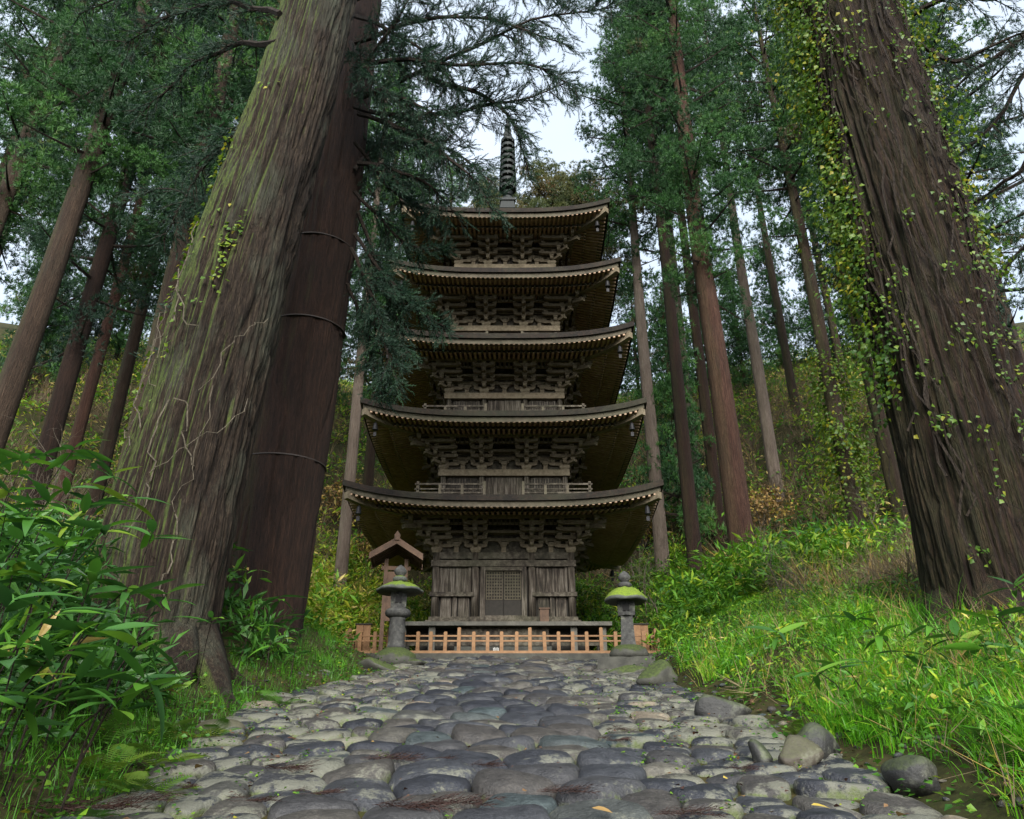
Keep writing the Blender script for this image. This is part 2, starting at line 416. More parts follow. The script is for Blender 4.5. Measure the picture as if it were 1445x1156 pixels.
M['rafter'] = wood_mat('rafter_wood', [(.3, (0.2688, 0.1736, 0.1120)), (.5, (0.3920, 0.2632, 0.1736)), (.75, (0.5152, 0.3696, 0.2632))], 'n', .8, .75, .12)
M['soffit'] = wood_mat('soffit_board', [(.3, (0.2621, 0.1834, 0.1223)), (.7, (0.5242, 0.3757, 0.2621))], 'n', .8, .85, .2)
M['bracket'] = wood_mat('bracket_wood', [(.3, (0.1110, 0.0873, 0.0563)), (.5, (0.1888, 0.1512, 0.1009)), (.75, (0.2774, 0.2287, 0.1603))], 'n', 1.5, .8, .35)
M['fascia'] = wood_mat('fascia_wood', [(.3, (0.0459, 0.0398, 0.0275)), (.5, (0.0816, 0.0688, 0.0479)), (.75, (0.1224, 0.1045, 0.0739))], 'n', 1.0, .8, .45)
M['shingle'] = wood_mat('shingle_wood', [(.3, (0.0063, 0.0050, 0.0040)), (.5, (0.0144, 0.0104, 0.0077)), (.75, (0.0337, 0.0189, 0.0126))], 'n', 1.3, .85, .25, .9)
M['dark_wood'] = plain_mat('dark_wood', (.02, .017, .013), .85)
M['new_wood'] = wood_mat('new_cedar_wood', [(.3, (0.1512, 0.0751, 0.0319)), (.5, (0.2068, 0.1101, 0.0486)), (.75, (0.2705, 0.1560, 0.0749))], 'n', 1.0, .6, 0, .15)
M['sign_wood'] = wood_mat('sign_roof_wood', [(.3, (0.0532, 0.0294, 0.0168)), (.6, (0.0988, 0.0554, 0.0320)), (.8, (0.1444, 0.0840, 0.0496))], 'n', 1.0, .65, 0, .2)
M['bronze'] = plain_mat('green_bronze', (.004, .008, .0075), .7, .0, .5)
M['iron'] = plain_mat('iron', (.02, .02, .022), .6, .6)
M['band'] = plain_mat('trunk_band', (.03, .022, .018), .7, .2)
M['white'] = plain_mat('white_letter', (.55, .55, .52), .6, 0, .1)
M['stone_plinth'] = rock_mat('plinth_stone', [(.3, (.05, .05, .042)), (.55, (.095, .09, .075)), (.75, (.14, .13, .11))], .25, 0.0, ((.035, .045, .012), (.08, .10, .02)), .8, .25)
M['lantern_cap_half'] = rock_mat('lantern_cap_grey_stone', [(.35, (.03, .034, .03)), (.65, (.09, .10, .085))], 1.0, .19, ((.05, .09, .01), (.17, .24, .015)), .85, .3, .8)
M['black'] = plain_mat('painted_opening_shade', (.004, .004, .004), .9)

# ------------------------------------------------------------------ terrain
EY = [-20, 0, 4.5, 6, 8, 10.7, 14, 17, 19.0, 21, 40, 400]
EL = [-2.2, -2.2, -2.5, -2.65, -3.1, -3.4, -2.9, -2.5, -3.6, -5.2, -5.4, -5.4]
ER = [2.5, 2.5, 2.55, 2.6, 2.65, 2.7, 2.65, 2.7, 3.9, 4.7, 4.9, 4.9]


def ter(x, y):
    x = np.asarray(x, float); y = np.asarray(y, float)
    d = np.maximum(np.maximum(np.interp(y, EY, EL) - x, x - np.interp(y, EY, ER)), 0)
    bank = np.interp(y, [8, 20], [1.5, 2.4]) * (1 - np.exp(-d / 3.0))
    r = y + .42 * np.maximum(np.abs(x) - 5, 0) - 31
    h = .92 * 2.2 * np.log1p(np.exp(np.clip(r / 2.2, -30, 300)))
    h = 70 * (1 - np.exp(-h / 70))
    k = np.clip(d / 1.5, 0, 1) + np.clip((y - 30) / 4, 0, 1)
    nn = (n2(x * .35 + 5, y * .35 + 9) - .5) * .5 + (n2(x * 1.1, y * 1.1 + 40) - .5) * .16
    return base(y) + bank + h + nn * np.clip(k, 0, 1) - .05


def gridspace(a, mid0, mid1, b, n_out, n_mid):
    lo = mid0 - (np.linspace(1, 0, n_out, endpoint=False) ** 2) * (mid0 - a)
    hi = mid1 + (np.linspace(0, 1, n_out + 1)[1:] ** 2) * (b - mid1)
    return np.concatenate([lo, np.linspace(mid0, mid1, n_mid), hi])


gx = gridspace(-400, -18, 18, 400, 34, 120); gy = gridspace(-60, -2, 45, 600, 34, 150)
GX, GY = np.meshgrid(gx, gy, indexing='ij'); GZ = ter(GX, GY)
nx, ny = GX.shape
idx = np.arange(nx * ny).reshape(nx, ny)
F = np.stack([idx[:-1, :-1], idx[1:, :-1], idx[1:, 1:], idx[:-1, 1:]], -1).reshape(-1, 4)
ground = link('ground', np_mesh('ground', np.stack([GX, GY, GZ], -1).reshape(-1, 3), F, M['soil']))
tag(ground, 'mossy earth of the forest floor rising to a wooded hillside', 'ground', kind='structure')

# ------------------------------------------------------------------ cobbled path
prng = np.random.default_rng(21)
PY0, PY1 = 2.6, 19.6
def pedge(y): return np.interp(y, EY[:8], EL[:8]) + .12, np.interp(y, EY[:8], ER[:8]) - .08
py = np.linspace(PY0 - 2, PY1 + .2, 60); pl = np.interp(py, [0, 17, 18.6, 19.8], [0, 0, 0, 0])
pv = []
for y in py:
    a, b = pedge(y)
    if y > 16.5: a, b = max(a, -2.5), min(b, 2.6)
    for k in range(13): pv.append((a + (b - a) * k / 12, y, float(base(y)) - .012))
pf = [(i * 13 + k, i * 13 + k + 1, (i + 1) * 13 + k + 1, (i + 1) * 13 + k) for i in range(59) for k in range(12)]
pme = bpy.data.meshes.new('path_bed'); pme.from_pydata(pv, [], pf); pme.materials.append(M['joint'])
path = tag(link('stone_path', pme), 'cobbled stone path leading up to the pagoda fence', 'path', kind='structure')

pts = []; lane = []
def lane_pts(x0f, x1f, sx, sy, jit, tagv):
    y = PY0; row = 0
    while y < PY1:
        a, b = x0f(y), x1f(y)
        x = a + (sx * .5 if row % 2 else 0.05) * prng.uniform(.6, 1.2)
        while x < b:
            pts.append((x + prng.uniform(-jit, jit) * sx, y + prng.uniform(-jit, jit) * sy)); lane.append(tagv)
            x += sx * prng.uniform(.68, 1.38)
        y += sy * prng.uniform(.85, 1.15); row += 1
def lim(y, s):
    a, b = pedge(y)
    if y > 16.5: a, b = max(a, -2.5), min(b, 2.6)
    return (a, b)[s]
lane_pts(lambda y: -1.2, lambda y: .82, .50, .42, .28, 0)
lane_pts(lambda y: lim(y, 0) + .1, lambda y: -1.42, .36, .30, .32, 1)
lane_pts(lambda y: 1.04, lambda y: lim(y, 1) - .1, .38, .30, .32, 2)
nreal = len(pts)
for y in np.arange(PY0 - .5, PY1 + .8, .3):                       # dummies round the rim
    for s, q in ((0, -.35), (1, .35)): pts.append((lim(y, s) + q, y)); lane.append(-1)
for x in np.arange(-4.2, 4.2, .35): pts += [(x, PY0 - .45), (x, PY1 + .3)]; lane += [-1, -1]
pts = np.array(pts)
K = 20
ang = np.arange(K) * 2 * PI / K
stones = []
for i in range(nreal):
    p = pts[i]; d = pts - p; dist = np.hypot(d[:, 0], d[:, 1]); near = np.argsort(dist)[1:16]
    poly = [np.array([-1.3, -1.3]), np.array([1.3, -1.3]), np.array([1.3, 1.3]), np.array([-1.3, 1.3])]
    for j in near:
        nrm = d[j] / dist[j]; c = dist[j] / 2; out = []
        for k in range(len(poly)):
            A, B = poly[k], poly[(k + 1) % len(poly)]; da, db = A @ nrm - c, B @ nrm - c
            if da <= 0: out.append(A)
            if da * db < 0: out.append(A + (B - A) * (da / (da - db)))
        poly = out
        if len(poly) < 3: break
    if len(poly) < 3: continue
    poly = np.array(poly); cen = poly.mean(0)
    R = np.full(K, 9.0)
    for k in range(len(poly)):
        A, B = poly[k] - cen, poly[(k + 1) % len(poly)] - cen; e = B - A; nrm = np.array([e[1], -e[0]]); L = np.linalg.norm(nrm)
        if L < 1e-6: continue
        nrm /= L; c = A @ nrm
        den = np.cos(ang) * nrm[0] + np.sin(ang) * nrm[1]
        with np.errstate(divide='ignore', invalid='ignore'):
            r = np.where(den > 1e-4, c / den, 9.0)
        R = np.minimum(R, np.maximum(r, .03))
    R = np.minimum(R, 1.9 * np.median(R))
    for _ in range(1): R = (np.roll(R, 1) + 2 * R + np.roll(R, -1)) / 4
    R = R * prng.uniform(.97, 1.02) - .006
    stones.append((p + cen, R, lane[i]))
stones.sort(key=lambda s: -(s[1].mean() ** 1.0) / (s[0][1] + .1))


def stone_mesh(R, ln):
    size = R.mean()
    h = (prng.uniform(.20, .34) if ln == 0 else prng.uniform(.14, .32)) * size + .015
    prof = [(1.0, -.10), (1.0, .15 * h), (.96, .48 * h), (.86, .80 * h), (.62, .96 * h), (.28, 1.0 * h)]
    tx, ty = prng.normal(0, .06, 2); V = []; R = R * (1 + .035 * np.sin(3 * ang + prng.uniform(0, 6)) + .03 * np.sin(5 * ang + prng.uniform(0, 6)))
    ph = prng.uniform(0, 6.28, 4)
    for q, (f, z) in enumerate(prof):
        rr = R * f; x = rr * np.cos(ang); y = rr * np.sin(ang)
        zz = z + (tx * x + ty * y + (h * .10) * (np.sin(x * 9 + ph[0]) + np.sin(y * 11 + ph[1]) + .6 * np.sin((x + y) * 17 + ph[2]))) * (1 if q > 1 else .4)
        V.append(np.stack([x, y, zz], 1))
    V = np.concatenate(V + [np.array([[0, 0, h * 1.01]])])
    T = []
    for q in range(len(prof) - 1):
        for k in range(K):
            a, b = q * K + k, q * K + (k + 1) % K
            T += [(a, b, b + K), (a, b + K, a + K)]
    o = (len(prof) - 1) * K
    T += [(o + k, o + (k + 1) % K, len(V) - 1) for k in range(K)]
    rim = np.concatenate([np.full(K, v) for v in (1, .9, .5, .15, 0, 0)] + [[0]])
    return V, np.array(T), rim


sV, sF, st, sl, sr, so = [], [], [], [], [], 0
for q, (c, R, ln) in enumerate(stones):
    V, T, rim = stone_mesh(R, ln)
    tint = prng.choice([.02, .15, .25, .35, .5, .62, .75, .86, .98], p=[.12, .15, .16, .14, .14, .1, .1, .05, .04]) + prng.uniform(-.05, .05)
    lich = prng.uniform(-.8, .35) if ln == 0 else prng.uniform(-.1, 1.0)
    z0 = -.02 + (.02 if ln == 0 else prng.uniform(-.015, .035)) + float(base(c[1]))
    if c[1] < TERR / SLOPE: V[:, 2] += SLOPE * V[:, 1]
    if q < 300:
        o = link('cobblestone', np_mesh('cobblestone', V, T, M['cobble'], True, tint=np.full(len(V), tint), lichen=np.full(len(V), lich), rim=rim), path, (c[0], c[1], z0))
    else:
        sV.append(V + np.array([c[0], c[1], z0])); sF.append(T + so); so += len(V)
        st.append(np.full(len(V), tint)); sl.append(np.full(len(V), lich)); sr.append(rim)
if sV:
    o = link('distant_cobbles', np_mesh('distant_cobbles', np.concatenate(sV), np.concatenate(sF), M['cobble'], True,
             tint=np.concatenate(st), lichen=np.concatenate(sl), rim=np.concatenate(sr)), path)
    o['kind'] = 'stuff'
print('stones', len(stones))


# ------------------------------------------------------------------ boulders beside the path
def boulder(name, label, loc, size, mat, seed, ang_=0.0, group=None, rough=.22):
    r = np.random.default_rng(seed)
    n, m = 36, 20; V = []
    PN = unit(16, r); PCs = r.uniform(.78, 1.12, 16); f = r.normal(0, 1, (9, 3)) * 1.6; ph = r.uniform(0, 6, 9)
    for i in range(m + 1):
        th = PI * i / m
        for j in range(n):
            a = 2 * PI * j / n; d = np.array([math.sin(th) * math.cos(a), math.sin(th) * math.sin(a), math.cos(th)])
            dots = PN @ d; rr = np.where(dots > .05, PCs / np.maximum(dots, .05), 9.0); soft = (np.sum(np.minimum(rr, 3.0) ** -9.0)) ** (-1 / 9.0)
            V.append(d * soft * (1 + rough * .12 * np.sin(f @ d * 2 + ph).sum() / 2.5))
    V = np.array(V) * np.array(size) * .8
    F = [(i * n + j, (i + 1) * n + j, (i + 1) * n + (j + 1) % n, i * n + (j + 1) % n) for i in range(m) for j in range(n)]
    o = link(name, np_mesh(name, V, np.array(F), mat), None, loc, ang_)
    return tag(o, label, 'rock', group)


boulder('boulder', 'smooth dark rounded boulder at the foot of the long grass', on_path(1287, 1095, .10), (.23, .2, .17), M['boulder'], 3)
boulder('boulder', 'tan pointed rock leaning beside the gutter', on_path(1118, 1075, .06), (.15, .13, .11), M['tan_rock'], 5, .5, None, .5)
boulder('boulder', 'dark upright rock tucked behind the tan pointed rock', on_path(1150, 1055, .1), (.27, .22, .22), M['boulder'], 8, .9)
boulder('boulder', 'low grey slab rock with pale lichen at the path rim', on_path(1020, 1010, .04), (.42, .25, .18), M['boulder'], 11, .2)
boulder('boulder', 'slender dark rock wedged against the tan pointed rock', on_path(1075, 1070, .05), (.11, .15, .09), M['boulder'], 12, -.4)
boulder('boulder', 'rounded mossy block below the right stone lantern', on_path(935, 957, .12), (.36, .3, .3), M['mossy_rock'], 13, .3)
boulder('boulder', 'flat mossy block half under the right stone lantern', on_path(888, 952, .04), (.5, .3, .2), M['mossy_rock'], 17)
boulder('boulder', 'long flat stone lying beside the little stream bed', on_path(985, 940, .05), (.7, .4, .16), M['boulder'], 19)
boulder('boulder', 'low stream-side stone in front of the grass strip', on_path(950, 928, .08), (.6, .35, .2), M['mossy_rock'], 23)
boulder('boulder', 'rough mossy stone leaning on the left lantern footing', on_path(585, 938, .03), (.35, .3, .17), M['mossy_rock'], 29)
boulder('boulder', 'mossy boulder spreading below the left lantern footing', on_path(530, 944, .06), (.45, .35, .2), M['mossy_rock'], 31)
boulder('boulder', 'grey half-buried rock on the left path rim under ferns', on_path(310, 1030, .03), (.3, .22, .14), M['tan_rock'], 37)

# ------------------------------------------------------------------ the pagoda
PX, PYC = -0.28, 27.0
pag = thing('pagoda', 'five-storey weathered wooden pagoda with upswept shingled roofs and dark spire', 'pagoda', (PX, PYC, TERR))
Ee = [5.00, 4.75, 4.56, 4.31, 4.09]
Zc = [5.70, 8.67, 11.72, 14.66, 17.61]
Bb = [2.245, 2.14, 2.05, 1.97, 1.89]
LIFT = .50
PT = 1.63                          # top of the platform
Q, QZ = .84, .66                   # size of the bracket work
Zt = [z - LIFT for z in Zc]
def part(mb, name, mat, parent=pag, smooth=False, loc=None, rotz=None, kind=None):
    o = link(name, mb.mesh(name, mat, smooth), parent, loc, rotz)
    if kind: o['kind'] = kind
    return o

# platform
mb = MB(); mb.box(-3.37, 3.37, -3.37, 3.37, PT - .12, PT); part(mb, 'platform_slab', M['stone_plinth'])
mb = MB(); mb.box(-2.7, 2.7, -2.7, 2.7, -.1, PT - .122); part(mb, 'platform_core', M['dark_wood'])
mb = MB(); mb.box(-.1, .1, -.1, .1, -.1, PT - .121); pm = mb.mesh('platform_post', M['stone_plinth'])
for s in range(4):
    for x in (-3.1, -2.2, 2.2, 3.1)[(1 if s in (1, 3) else 0):]:
        c, q = math.cos(s * PI / 2), math.sin(s * PI / 2); link('platform_post', pm, pag, (x * c + 3.1 * q, x * q - 3.1 * c, 0))
mb = MB(); mb.box(-1.43, 1.43, -3.06, -2.98, .95, PT - .122); part(mb, 'platform_panel', M['wood_x'])
mb = MB(); mb.box(-1.5, 1.5, -3.12, -2.9, -.1, .92); part(mb, 'platform_step', M['mossy_rock'])
for x0, x1 in ((-2.99, -2.31), (-2.09, -1.51), (1.51, 2.09), (2.31, 2.99)):
    mb = MB(); mb.box(x0, x1, -3.04, -2.98, .95, 1.05); part(mb, 'platform_rail', M['wood_x'])
mb = MB()
for k in range(5): mb.box(-.30 + k * .038, -.283 + k * .038, -3.16, -3.14, .78, .87 + .016 * (k % 2))
mb.box(-.32, -.10, -3.16, -3.14, .76, .785)
part(mb, 'name_plate', M['white'])

# roofs
def lift(x, d, e, b):
    return LIFT * (min(abs(x) / e, 1.0) ** 3.1) * max(0.0, 1 - d / (e - b)) ** 1.4


for i in range(5):
    e, b, zt = Ee[i], Bb[i], Zt[i]
    top = i == 4
    D = e if top else e - (Bb[i + 1] - .15)
    rise = 2.95 if top else .95
    NX, ND = 28, 12
    def ztop(x, d): return zt + rise * (d / D) ** (1.35 if top else 1.1) + lift(x, d, e, b)
    def solid(e0, dz_top, dz_bot, dmax, nd, slope_bot=None):
        """one side: slab that follows the eave curve, eave set in by e-e0"""
        w = MB(); T, Bm = [], []
        for k in range(nd + 1):
            d = (e - e0) + (dmax - (e - e0)) * k / nd; hw = max(e - d, 0.001)
            T.append([(hw * (2 * j / NX - 1), -hw, ztop(hw * (2 * j / NX - 1), d) + dz_top) for j in range(NX + 1)])
            Bm.append([(hw * (2 * j / NX - 1), -hw, (ztop(hw * (2 * j / NX - 1), d) if slope_bot is None else zt + slope_bot * d + lift(hw * (2 * j / NX - 1), d, e, b)) + dz_bot) for j in range(NX + 1)])
        n = NX + 1; V = [p for r in T for p in r] + [p for r in Bm for p in r]; o = (nd + 1) * n; Fs = []
        for k in range(nd):
            for j in range(NX):
                a = k * n + j; Fs.append((a, a + 1, a + n + 1, a + n)); Fs.append((o + a, o + a + n, o + a + n + 1, o + a + 1))
        for j in range(NX): Fs.append((j, o + j, o + j + 1, j + 1))
        w.add(V, Fs); return w
    mb = MB(); mb.rot4(solid(e, 0, -.19, D, ND)); roof = part(mb, 'roof', M['shingle'])
    for k, (ins, z0, z1) in enumerate(((.05, -.005, -.03),)):
        pass
    mb = MB()
    w = MB()                                                     # fascia board under the shingle edge
    secs = []
    for j in range(NX + 1):
        s_ = 2 * j / NX - 1; hw = e - .09; x = hw * s_; z = zt + lift(e * s_, 0, e, b)
        secs.append([(x, -hw, z - .195), (x, -hw + .02, z - .36), (hw * s_ * (hw - .2) / hw, -hw + .2, z - .34), (hw * s_ * (hw - .2) / hw, -hw + .2, z - .195)])
    w.loft(secs); mb.rot4(w); part(mb, 'fascia', M['fascia'], roof)
    mb = MB(); mb.rot4(solid(e - .15, -.20, -.30, e - b, 8, .22)); part(mb, 'soffit', M['soffit'], roof)
    # rafters, two tiers
    def zs(x, d): return zt - .305 + .22 * d + lift(x, d, e, b)
    w = MB(); sp = .175; n = int((e - .22) / sp)
    for k in range(-n, n + 1):
        x = k * sp
        for (d0, d1, dz, hh, ww, ns) in ((.12, .98, 0, .095, .036, 3), (.82, e - b, -.10, .105, .04, 4)):
            dm = min(d1, e - abs(x) - .05)
            if dm <= d0 + .05: continue
            secs = []
            for q in range(ns + 1):
                d = d0 + (dm - d0) * q / ns; z = zs(x, d) + dz; yy = -(e - d)
                secs.append([(x - ww, yy, z - hh), (x + ww, yy, z - hh), (x + ww, yy, z), (x - ww, yy, z)])
            w.loft(secs)
    mb = MB(); mb.rot4(w); part(mb, 'rafters', M['rafter'], roof, kind='stuff')
    w = MB(); secs = []
    for j in range(NX + 1):                                      # board between the two tiers
        hw = e - .86; x = hw * (2 * j / NX - 1); z = zs(x, .86) - .09
        secs.append([(x, -hw - .04, z - .10), (x, -hw + .04, z - .10), (x, -hw + .04, z), (x, -hw - .04, z)])
    w.loft(secs); mb = MB(); mb.rot4(w); part(mb, 'eave_board', M['fascia'], roof)
    w = MB(); secs = []
    for q in range(9):                                           # hip rafter
        d = .12 + (e - b - .12) * q / 8; h = e - d; z = zs(h, d) - .02; o_ = .07
        secs.append([(h - o_, -h - o_, z - .23), (h + o_, -h + o_, z - .23), (h + o_, -h + o_, z), (h - o_, -h - o_, z)])
    w.loft(secs); hm = w.mesh('hip_rafter', M['bracket'])
    for k in range(4): link('hip_rafter', hm, roof, None, k * PI / 2)
    # wind bells
    bb = MB(); bb.lathe([(.012, .14), (.012, .05), (.05, .05), (.07, 0), (.085, -.14), (.10, -.20), (.0, -.20)], 10)
    bb.box(-.05, .05, -.006, .006, -.42, -.28); bb.box(-.006, .006, -.006, .006, -.29, -.19)
    bm = bb.mesh('wind_bell', M['iron'])
    for k in range(4):
        q = e - .48; z = zs(q, .48) - .36
        a = k * PI / 2; x, y = q, -q
        link('wind_bell', bm, roof, (x * math.cos(a) - y * math.sin(a), x * math.sin(a) + y * math.cos(a), z))

# bracket sets
def arm(w, axis, c, off, z0, L, h=.19, t=.075):
    """bracket arm with curved lower ends. axis x: along x at y=off; axis y: along y from off to off-L"""
    prof = [(-L, .5), (-L, 1), (L, 1), (L, .5), (L * .93, .22), (L * .78, .05), (L * .62, 0), (-L * .62, 0), (-L * .78, .05), (-L * .93, .22)]
    A = [(c + p, off - t, z0 + q * h) for p, q in prof]; B_ = [(c + p, off + t, z0 + q * h) for p, q in prof]
    w.loft([A, B_])
def blk(w, x, y, z, s=.105, h=.14):
    w.frust(x, y, z, z + h * .45, s * .72, s * .72, s, s); w.box(x - s, x + s, y - s, y + s, z + h * .45, z + h)
def bracket_mesh():
    w = MB()
    w.frust(0, 0, 0, .12, .15, .15, .21, .21); w.box(-.21, .21, -.21, .21, .12, .27)
    arm(w, 'x', 0, 0, .27, .46)
    for x in (-.38, 0, .38): blk(w, x, 0, .46)
    def outarm(y1, z0, h=.19):
        prof = [(.15, 0), (.15, 1), (y1, 1), (y1, .5), (y1 + .05, .2), (y1 + .14, .03)]
        w.loft([[(-.073, p, z0 + q * h) for p, q in prof], [(.073, p, z0 + q * h) for p, q in prof]])
    outarm(-.42, .272); blk(w, 0, -.32, .462)
    outarm(-.74, .60); arm(w, 'x', 0, -.32, .602, .46)
    for x in (-.38, 0, .38): blk(w, x, -.32, .792)
    arm(w, 'x', 0, -.001, .601, .62); blk(w, 0, -.63, .79)
    arm(w, 'x', 0, -.63, .93, .47)
    for x in (-.39, 0, .39): blk(w, x, -.63, 1.12)
    # slanting tail rafter
    w.loft([[(-.078, -1.12, .80), (.078, -1.12, .80), (.078, -1.12, .98), (-.078, -1.12, .98)], [(-.078, .1, 1.2), (.078, .1, 1.2), (.078, .1, 1.38), (-.078, .1, 1.38)]])
    blk(w, 0, -.94, 1.035, .105, .13)
    arm(w, 'x', 0, -.95, 1.165, .48, .18)
    for x in (-.4, 0, .4): blk(w, x, -.95, 1.345, .105, .13)
    return w.mesh('bracket_set', M['bracket'])
def corner_mesh():
    w = MB(); s2 = math.sqrt(.5)
    def dl(d): return (d * s2 * 1.0, -d * s2 * 1.0)
    w.frust(0, 0, 0, .12, .15, .15, .21, .21); w.box(-.21, .21, -.21, .21, .12, .27)
    for (d1, z0) in ((.62, .272), (1.05, .60), (1.5, .93)):       # diagonal arms (local +x,-y)
        x1, y1 = dl(d1); o_ = .065
        w.loft([[(-o_, -o_, z0), (o_, o_, z0), (o_, o_, z0 + .19), (-o_, -o_, z0 + .19)], [(x1 - o_, y1 - o_, z0 + .06), (x1 + o_, y1 + o_, z0 + .06), (x1 + o_, y1 + o_, z0 + .19), (x1 - o_, y1 - o_, z0 + .19)]])
        x1, y1 = dl(d1 - .14); blk(w, x1, y1, z0 + .19)
    x1, y1 = dl(1.75); o_ = .07
    w.loft([[(x1 - o_, y1 - o_, .86), (x1 + o_, y1 + o_, .86), (x1 + o_, y1 + o_, 1.06), (x1 - o_, y1 - o_, 1.06)], [(-o_, -o_, 1.25), (o_, o_, 1.25), (o_, o_, 1.45), (-o_, -o_, 1.45)]])
    # arms running along both walls, stepping out
    for k, z0 in ((0, .274), (.32, .603), (.63, .932), (.95, 1.167)):
        L = .5 + k * .5; c = -.1 + k * .6
        arm(w, 'x', c - .05, -k, z0, L, .185)
        for x in (c - L + .12, c, c + L - .12): blk(w, x, -k, z0 + .186, .1, .13)
        prof = [(-L, .5), (-L, 1), (L, 1), (L, .5), (L * .93, .22), (L * .78, .05), (-L * .78, .05), (-L * .93, .22)]
        w.loft([[(k - .073, -(c - .05) + p, z0 + .003 + q * .185) for p, q in prof], [(k + .073, -(c - .05) + p, z0 + .003 + q * .185) for p, q in prof]])
        for y in (c - L + .12, c, c + L - .12): blk(w, k, -y, z0 + .189, .1, .127)
    return w.mesh('corner_bracket_set', M['bracket'])
BM, CMm = bracket_mesh(), corner_mesh()
BSC = (Q, Q, QZ)
w = MB(); w.box(-.09, .09, -.05, .05, 0, .30); w.frust(0, 0, .30, .36, .08, .08, .13, .1); w.box(-.13, .13, -.1, .1, .36, .44); w.box(-.2, .2, -.07, .07, .44, .56)
blk(w, -.2, 0, .56, .09, .12); blk(w, .2, 0, .56, .09, .12)
STRUT = w.mesh('strut', M['bracket'])
Zb = [zt - 1.16 for zt in Zt]
COLX = [.94] + [b * .37 for b in Bb[1:]]
for i in range(5):
    b, zb = Bb[i], Zb[i]; cx = COLX[i]
    for s in range(4):
        a = s * PI / 2; ca, sa = math.cos(a), math.sin(a)
        def pl(x, y): return (x * ca - y * sa, x * sa + y * ca)
        for x in (-cx, cx): q = pl(x, -b); link('bracket_set', BM, pag, (*q, zb), a).scale = BSC
        q = pl(b, -b); link('corner_bracket_set', CMm, pag, (*q, zb), a).scale = BSC
        for x in (-(cx + b) / 2, 0, (cx + b) / 2): q = pl(x, -b - .01); link('strut', STRUT, pag, (*q, zb + .002), a).scale = BSC
    def ring(name, half, y_t, z0, z1, mat, ext=0.0):
        w = MB(); w.box(-half - ext, half + ext, -half - y_t, -half + y_t, z0, z1)
        m_ = MB()
        for k in range(4):
            c, q = [(1, 0), (0, 1), (-1, 0), (0, -1)][k]; dz = .002 * (k % 2)
            m_.add([(x * c - y * q, x * q + y * c, z + dz) for x, y, z in w.v], w.f)
        return part(m_, name, mat)
    # wall behind the brackets and beams
    w = MB(); w.box(-b + .06, b - .06, -b + .06, b - .06, zb + .0, Zt[i] + .2); part(w, 'bracket_wall', M['wood_x'])
    ring('wall_beam', b, .05, zb + QZ * .605, zb + QZ * .76, M['bracket'])
    ring('wall_beam', b, .05, zb + QZ * .93, zb + QZ * 1.07, M['bracket'])
    ring('tier_beam', b + Q * .32, .05, zb + QZ * .93, zb + QZ * 1.06, M['bracket'], .05)
    ring('tier_beam', b + Q * .63, .05, zb + QZ * 1.262, zb + QZ * 1.38, M['bracket'], .1)
    ring('eave_purlin', b + Q * .95, .07, zb + QZ * 1.476, zb + QZ * 1.66, M['bracket'], .32)
    w = MB()                                                     # slats between the outer beams
    for (x0, x1) in ((-b * .80, -cx - .44), (-cx + .44, cx - .44), (cx + .44, b * .80)):
        k = max(2, int((x1 - x0) / .13))
        for j in range(k + 1):
            x = x0 + (x1 - x0) * j / k
            w.loft([[(x - .02, -(b + Q * .70), zb + QZ * 1.24), (x + .02, -(b + Q * .70), zb + QZ * 1.24), (x + .02, -(b + Q * .66), zb + QZ * 1.24), (x - .02, -(b + Q * .66), zb + QZ * 1.24)],
                    [(x - .02, -(b + Q * .93), zb + QZ * 1.5), (x + .02, -(b + Q * .93), zb + QZ * 1.5), (x + .02, -(b + Q * .86), zb + QZ * 1.5), (x - .02, -(b + Q * .86), zb + QZ * 1.5)]])
    m_ = MB(); m_.rot4(w); part(m_, 'eave_slats', M['fascia'], kind='stuff')

